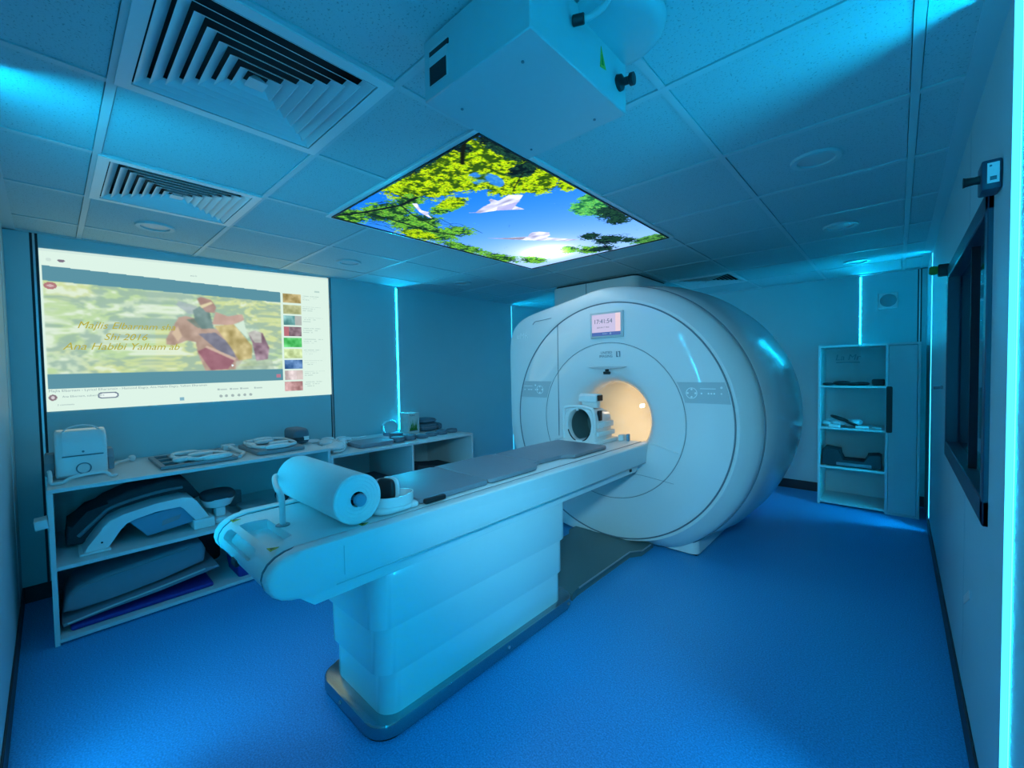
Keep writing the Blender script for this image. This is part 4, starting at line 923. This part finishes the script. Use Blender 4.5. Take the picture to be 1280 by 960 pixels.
bm = B(); lathe(bm, [(0, 0), (.045, 0), (.045, .05), (0, .05)], (-3.40, 1.14, ZM+.07), (1, 0, 0), 24); obj('core', bm, M['dgrey'], t)

# bottom shelf
ZL = .033
bm = B(); box(bm, (-3.62, .03, ZL), (-3.20, .66, ZL+.026), .010, 3); solo('exercise_mat', bm, M['blue'], 'deep blue foam mat lowest in the stack on the bottom shelf', 'mat', (-3.41, .35, ZL))
t = thing('stretcher_pad', 'grey-blue thin contoured pad lying on the deep blue mat', 'pad', (-3.42, .36, ZL+.027))
bm = B(); prism(bm, [(.005, ZL+.028), (.20, ZL+.055), (.40, ZL+.070), (.70, ZL+.105), (.69, ZL+.125), (.62, ZL+.125), (.40, ZL+.098), (.20, ZL+.075), (.0, ZL+.048)], 'x', -3.60, -3.21, .008, 2); obj('pad', bm, M['mgrey'], t)
bm = B(); tube(bm, [(-3.209, .02, ZL+.045), (-3.209, .20, ZL+.070), (-3.209, .40, ZL+.092), (-3.209, .62, ZL+.122)], .005, 6); obj('piping', bm, M['pale'], t)
t = thing('mattress_pad', 'thick rounded slate pad leaning on the stack of the bottom shelf', 'pad', (-3.45, .33, ZL+.06))
bm = B(); prism(bm, [(.005, ZL+.085), (.02, ZL+.165), (.06, ZL+.210), (.14, ZL+.235), (.56, ZL+.285), (.62, ZL+.275), (.64, ZL+.225), (.63, ZL+.150), (.42, ZL+.118), (.2, ZL+.092), (.05, ZL+.075)], 'x', -3.58, -3.26, .025, 4); obj('pad', bm, M['mgrey'], t)
bm = B(); tube(bm, [(-3.256, .04, ZL+.16), (-3.256, .10, ZL+.205), (-3.256, .35, ZL+.24), (-3.256, .58, ZL+.262)], .004, 6); obj('piping', bm, M['grey'], t)
bm = B(); prism(bm, rrect(.30, .80, ZL, ZL+.31, .02), 'x', -3.84, -3.66, .01, 2); solo('foam_board', bm, M['black'], 'tall black foam board standing at the back of the bottom shelf', 'foam board', (-3.75, .55, ZL))
t = thing('storage_bin', 'small deep blue storage bin on the bottom shelf beside the table end', 'bin', (-3.33, .92, ZL))
bm = B(); loft(bm, [[Vector((a, b, ZL)) for a, b in rrect(-3.46, -3.20, .80, 1.05, .02)], [Vector((a, b, ZL+.16)) for a, b in rrect(-3.475, -3.185, .785, 1.065, .02)], [Vector((a, b, ZL+.16)) for a, b in rrect(-3.465, -3.195, .795, 1.055, .02)], [Vector((a, b, ZL+.01)) for a, b in rrect(-3.45, -3.21, .81, 1.04, .02)]]); obj('tub', bm, M['blue'], t)
bm = B(); tube(bm, [Vector((a, b, ZL+.16)) for a, b in rrect(-3.478, -3.182, .782, 1.068, .02, 3)], .006, 6, True, 1); obj('rim', bm, M['blue'], t)
bm = B(); box(bm, (-3.22, -.075, .62), (-3.12, -.0285, .665), .002, 1, rot(.12, 'X', (-3.17, -.05, .64))); solo('paper_tag', bm, M['tape'], 'small white tag sticking out from the left side of the shelf unit', 'tag', (-3.17, -.05, .64))

# ------------------------------------------------------------------ cabinet at the far wall
cab = thing('storage_cabinet', 'white cabinet with open shelves and one tall door against the far wall', 'cabinet', (-.21, 5.3, 0))
cx0, cx1, cy0, cy1, ch, th = -.575, .152, 5.09, 5.525, 1.556, .02
bm = B(); box(bm, (cx0, cy0, ch-th), (cx1, cy1, ch), .001, 1); obj('top_panel', bm, M['board'], cab)
for x in (cx0, -.078, cx1-th): bm = B(); box(bm, (x, cy0, .0), (x+th, cy1, ch-th), .001, 1); obj('side_panel', bm, M['board'], cab)
for z in (.02, .365, .745, 1.148):
    bm = B(); box(bm, (cx0+th, cy0+.002, z), (-.078, cy1, z+th), .001, 1); obj('shelf_board', bm, M['board'], cab)
bm = B(); box(bm, (-.058, cy0+.004, .0), (cx1-th, cy1, .02)); box(bm, (cx0+th, cy1-.006, .02), (cx1-th, cy1, ch-th)); objs('back_panel', bm, M['board'], cab, smooth=False)
bm = B(); box(bm, (-.055, cy0-.002, .024), (cx1-th-.003, cy0+.016, ch-th-.004), .001, 1); dr = obj('door', bm, M['board'], cab)
bm = B(); prism(bm, rrect(-.072, -.030, .747, 1.166, .012), 'y', cy0-.004, cy0+.004); obj('handle_cutout', bm, M['black'], dr)
# contents
sg = 'items on the cabinet shelves'
t = thing('folded_straps', 'dark folded straps on the top shelf of the cabinet', 'straps', (-.3, 5.25, 1.169), sg)
bm = B()
for k, (x, w_, h_) in enumerate(((-.50, .05, .012), (-.40, .07, .02), (-.32, .05, .014), (-.25, .05, .016))): sell(bm, (x, 5.2+.02*(k % 2), 1.169+h_), (w_, .06, h_), 2.6, Matrix.Rotation(.3*k, 4, 'Z'), 18, 8)
objs('strap', bm, M['dgrey'], t)
bm = B(); box(bm, (-.175, 5.15, 1.169), (-.085, 5.30, 1.228), .012, 3); solo('dark_case', bm, M['dgrey'], 'small dark case at the right of the cabinet top shelf', 'case', (-.16, 5.22, 1.169), sg)
t = thing('foil_bag', 'crumpled clear bag with a dark item on the second cabinet shelf', 'bag', (-.4, 5.25, .766), sg)
bm = B()
for k in range(7): sell(bm, (-.50+.035*k, 5.2+.02*math.sin(k*2), .766+.03+.02*abs(math.sin(k*1.3))), (.05, .06, .03+.015*((k*3) % 3)), 2.3, Matrix.Rotation(k, 4, 'Z'), 16, 8)
obj('wrap', bm, M['plastic_bag'], t)
bm = B(); sell(bm, (-.41, 5.14, .85), (.075, .02, .018), 2.5, Matrix.Rotation(.35, 4, 'Y')); sell(bm, (-.32, 5.13, .808), (.06, .018, .012), 2.5, Matrix.Rotation(.4, 4, 'Y')); objs('handle', bm, M['black'], t)
for x0, x1, l in ((-.49, -.40, 'small white packet left on the second cabinet shelf'), (-.29, -.19, 'small white packet centred on the second cabinet shelf'), (-.17, -.10, 'small pale packet at the right of the second cabinet shelf')):
    bm = B(); box(bm, (x0, 5.10, .766), (x1, 5.13, .790), .005, 2); solo('packet', bm, M['wink'] if x0 < -.2 else M['pale'], l, 'packet', ((x0+x1)/2, 5.11, .766), sg)
t = thing('coil_cradle', 'dark U-shaped coil cradle on the third cabinet shelf', 'coil', (-.32, 5.22, .386), sg)
bm = B(); prism(bm, [(-.545, .40), (-.50, .386), (-.15, .386), (-.10, .40), (-.098, .51), (-.12, .525), (-.20, .515), (-.215, .44), (-.39, .44), (-.405, .545), (-.52, .56), (-.54, .54)], 'y', 5.12, 5.32, .012, 3); obj('cradle', bm, M['dgrey'], t)
bm = B(); box(bm, (-.43, 5.11, .398), (-.17, 5.125, .428), .004, 2); obj('front_lip', bm, M['mgrey'], t)
bm = B(); text(bm, 'La Mr', frame((-.38, cy1-.0075, 1.44), (1, 0, 0), (0, 0, 1)), .085, .2); box(bm, (-.47, cy1-.009, 1.385), (-.28, cy1-.0065, 1.395)); objs('faded_print', bm, M['faded'], cab, smooth=False)
# speaker
sp = thing('wall_speaker', 'small pale wall speaker beside the far-wall light strip', 'speaker', (-.07, 5.54, 1.985))
bm = B(); box(bm, (-.146, YF-.05, 1.91), (.0, YF-.001, 2.06), .008, 2); obj('cabinet', bm, M['satin'], sp)
bm = B(); lathe(bm, [(0, .008), (.05, .006), (.062, 0), (.062, -.003), (0, -.003)], (-.072, YF-.05, 1.985), (0, -1, 0), 36); obj('grille', bm, M['grey'], sp)
bm = B(); box(bm, (-.152, YF-.055, 1.90), (-.146, YF-.001, 2.07), .001, 1); obj('bracket', bm, M['alu'], sp)

# ------------------------------------------------------------------ right wall fittings
s1 = thing('wall_sensor', 'small labelled sensor box with a dark arm above the near window corner', 'sensor', (.18, 1.73, 1.83))
bm = B(); box(bm, (.162, 1.705, 1.830), (X0-.001, 1.78, 1.908), .004, 2); obj('housing', bm, M['frame'], s1)
bm = B(); box(bm, (.172, 1.7025, 1.845), (.194, 1.706, 1.898)); obj('label_plate', bm, M['wink'], s1, smooth=False)
bm = B(); box(bm, (.177, 1.7015, 1.852), (.189, 1.703, 1.862)); cyl(bm, (.178, 1.703, 1.89), (.178, 1.7015, 1.89), .0025, 12); objs('label_mark', bm, M['ink'], s1, smooth=False)
bm = B(); lathe(bm, [(0, 0), (.014, 0), (.012, .005), (.010, .022), (.012, .034), (0, .034)], (.130, 1.735, 1.868), (1, 0, 0), 24); obj('arm', bm, M['black'], s1)
s2 = thing('wall_sensor', 'small dark sensor box with a green end above the far window corner', 'sensor', (.16, 3.24, 1.83))
bm = B(); box(bm, (.155, 3.215, 1.835), (X0-.001, 3.27, 1.895), .006, 2); obj('housing', bm, M['black'], s2)
bm = B(); lathe(bm, [(0, 0), (.018, 0), (.024, .010), (.024, .022), (.020, .034), (0, .034)], (.122, 3.24, 1.868), (1, 0, 0), 20); obj('arm', bm, M['green'], s2)
bm = B(); box(bm, (X0-.006, 3.30, 1.60), (X0, 3.34, 1.80), .002, 1); solo('wall_switch', bm, M['bluebox'], 'narrow vertical switch strip on the right wall beyond the window', 'switch', (X0, 3.32, 1.6))
bm = B(); box(bm, (X0-.008, 3.56, 1.215), (X0, 3.63, 1.235), .002, 1); cyl(bm, (X0-.004, 3.57, 1.225), (X0-.04, 3.57, 1.22), .008, 12); solo('wall_hook', bm, M['grey'], 'small dark hook on the right wall near the far light strip', 'hook', (X0, 3.6, 1.215))
bm = B(); box(bm, (X0-.0015, 2.20, .47), (X0+.0005, 2.39, .50), 0, 1, rot(-.5, 'X', (X0, 2.3, .50))); solo('tape_strip', bm, M['tape'], 'pale strip of tape on the lower right wall', 'tape', (X0, 2.3, .48))

# ------------------------------------------------------------------ projector housing on the ceiling
pj = thing('projector_housing', 'large pale ceiling projector housing hanging at the top of the view', 'projector', (-.77, .93, 2.10))
bx0, bx1, by0, by1, bz0 = -.955, -.582, .715, 1.145, 2.098
bm = B(); box(bm, (bx0, by0, bz0), (bx1, by1, H-.004), .003, 1); obj('case', bm, M['case'], pj)
bm = B(); box(bm, (-.930, by0-.002, 2.128), (-.855, by0+.002, 2.225)); obj('lens_window', bm, M['pale'], pj, smooth=False)
bm = B(); box(bm, (-.928, by0-.003, 2.130), (-.860, by0, 2.178)); box(bm, (-.928, by0-.003, 2.205), (-.850, by0, 2.217)); objs('window_slot', bm, M['black'], pj, smooth=False)
bm = B()
for x, y in ((-.90, .80), (-.66, 1.10), (-.90, 1.10), (-.66, .78)): cyl(bm, (x, y, bz0+.001), (x, y, bz0-.0025), .004, 12)
objs('screw', bm, M['ink'], pj)
bm = B(); prism(bm, [(1.00, 2.16), (1.03, 2.165), (1.005, 2.215)], 'x', bx1-.001, bx1+.0012); obj('warning_sticker', bm, M['yellow'], pj, smooth=False)
bm = B(); prism(bm, [(1.006, 2.168), (1.018, 2.17), (1.008, 2.195)], 'x', bx1, bx1+.0018); obj('warning_mark', bm, M['green'], pj, smooth=False)
bm = B(); lathe(bm, [(0, 0), (.022, 0), (.020, .012), (.010, .018), (.010, .032), (.016, .036), (.016, .046), (0, .048)], (bx1-.002, 1.10, 2.165), (1, .1, -.1), 24); obj('knob', bm, M['black'], pj)
bm = B(); box(bm, (bx1-.001, .95, 2.235), (bx1+.0015, 1.10, 2.243)); obj('slot', bm, M['black'], pj, smooth=False)
pc = thing('power_cable', 'pale power cable looping down from the ceiling into the projector housing', 'cable', (-.54, .9, 2.2))
bm = B(); tube(bm, [(-.47, .87, H), (-.48, .885, 2.235), (-.505, .895, 2.21), (-.54, .89, 2.20), (-.556, .885, 2.20)], .0075, 10); obj('cord', bm, M['pale'], pc)
bm = B(); cyl(bm, (-.555, .885, 2.20), (-.5805, .872, 2.2), .012, 14, .002); obj('connector', bm, M['black'], pc)
bm = B(); lathe(bm, [(0, .0), (.10, .0), (.125, .008), (.135, .022), (.135, .026), (0, .026)], (-.562, 1.03, H-.030), (0, 0, 1), 48); solo('ceiling_rose', bm, M['case'], 'round shallow cover on the ceiling behind the projector housing', 'ceiling cover', (-.56, 1.03, H-.03))

# added fill spot without a fixture, behind the viewer, brightens the scanner front
sl = bpy.data.lights.new('fill_spot', 'SPOT'); sl.energy = 130; sl.color = (.36, .86, 1.0); sl.spot_size = math.radians(62); sl.spot_blend = 1; sl.shadow_soft_size = .12
so = bpy.data.objects.new('fill_spot', sl); C.objects.link(so); so.location = (-.06, -.09, 1.78)
so.rotation_euler = (Vector((-1.75, 2.95, .70))-so.location).to_track_quat('-Z', 'Y').to_euler()

# ------------------------------------------------------------------ camera, world, view
cam = bpy.data.cameras.new('camera'); co = bpy.data.objects.new('camera', cam); C.objects.link(co)
rx, ry, rzz, fpx = -3.25805141e-02, 1.72744314e-02, 7.39978132e-01, 527.858
Rm = Matrix.Rotation(rzz, 3, 'Z') @ Matrix.Rotation(rx, 3, 'X') @ Matrix.Rotation(ry, 3, 'Y')
bl = Matrix(((1, 0, 0), (0, 0, -1), (0, 1, 0)))   # blender camera axes (x right, y up, -z forward) in the (x right, y forward, z up) frame
co.matrix_world = Matrix.Translation((0, 0, 1.37)) @ (Rm @ bl).to_4x4()
cam.sensor_width = 36; cam.lens = fpx/1280*36; cam.clip_start = .02; cam.clip_end = 50
bpy.context.scene.camera = co
wd = bpy.data.worlds.new('world'); bpy.context.scene.world = wd; wd.use_nodes = True
wd.node_tree.nodes['Background'].inputs[0].default_value = (.02, .06, .12, 1); wd.node_tree.nodes['Background'].inputs[1].default_value = .3
vs = bpy.context.scene.view_settings
vs.view_transform = 'Standard'; vs.look = 'None'; vs.gamma = 1; vs.use_curve_mapping = False; vs.exposure = .12
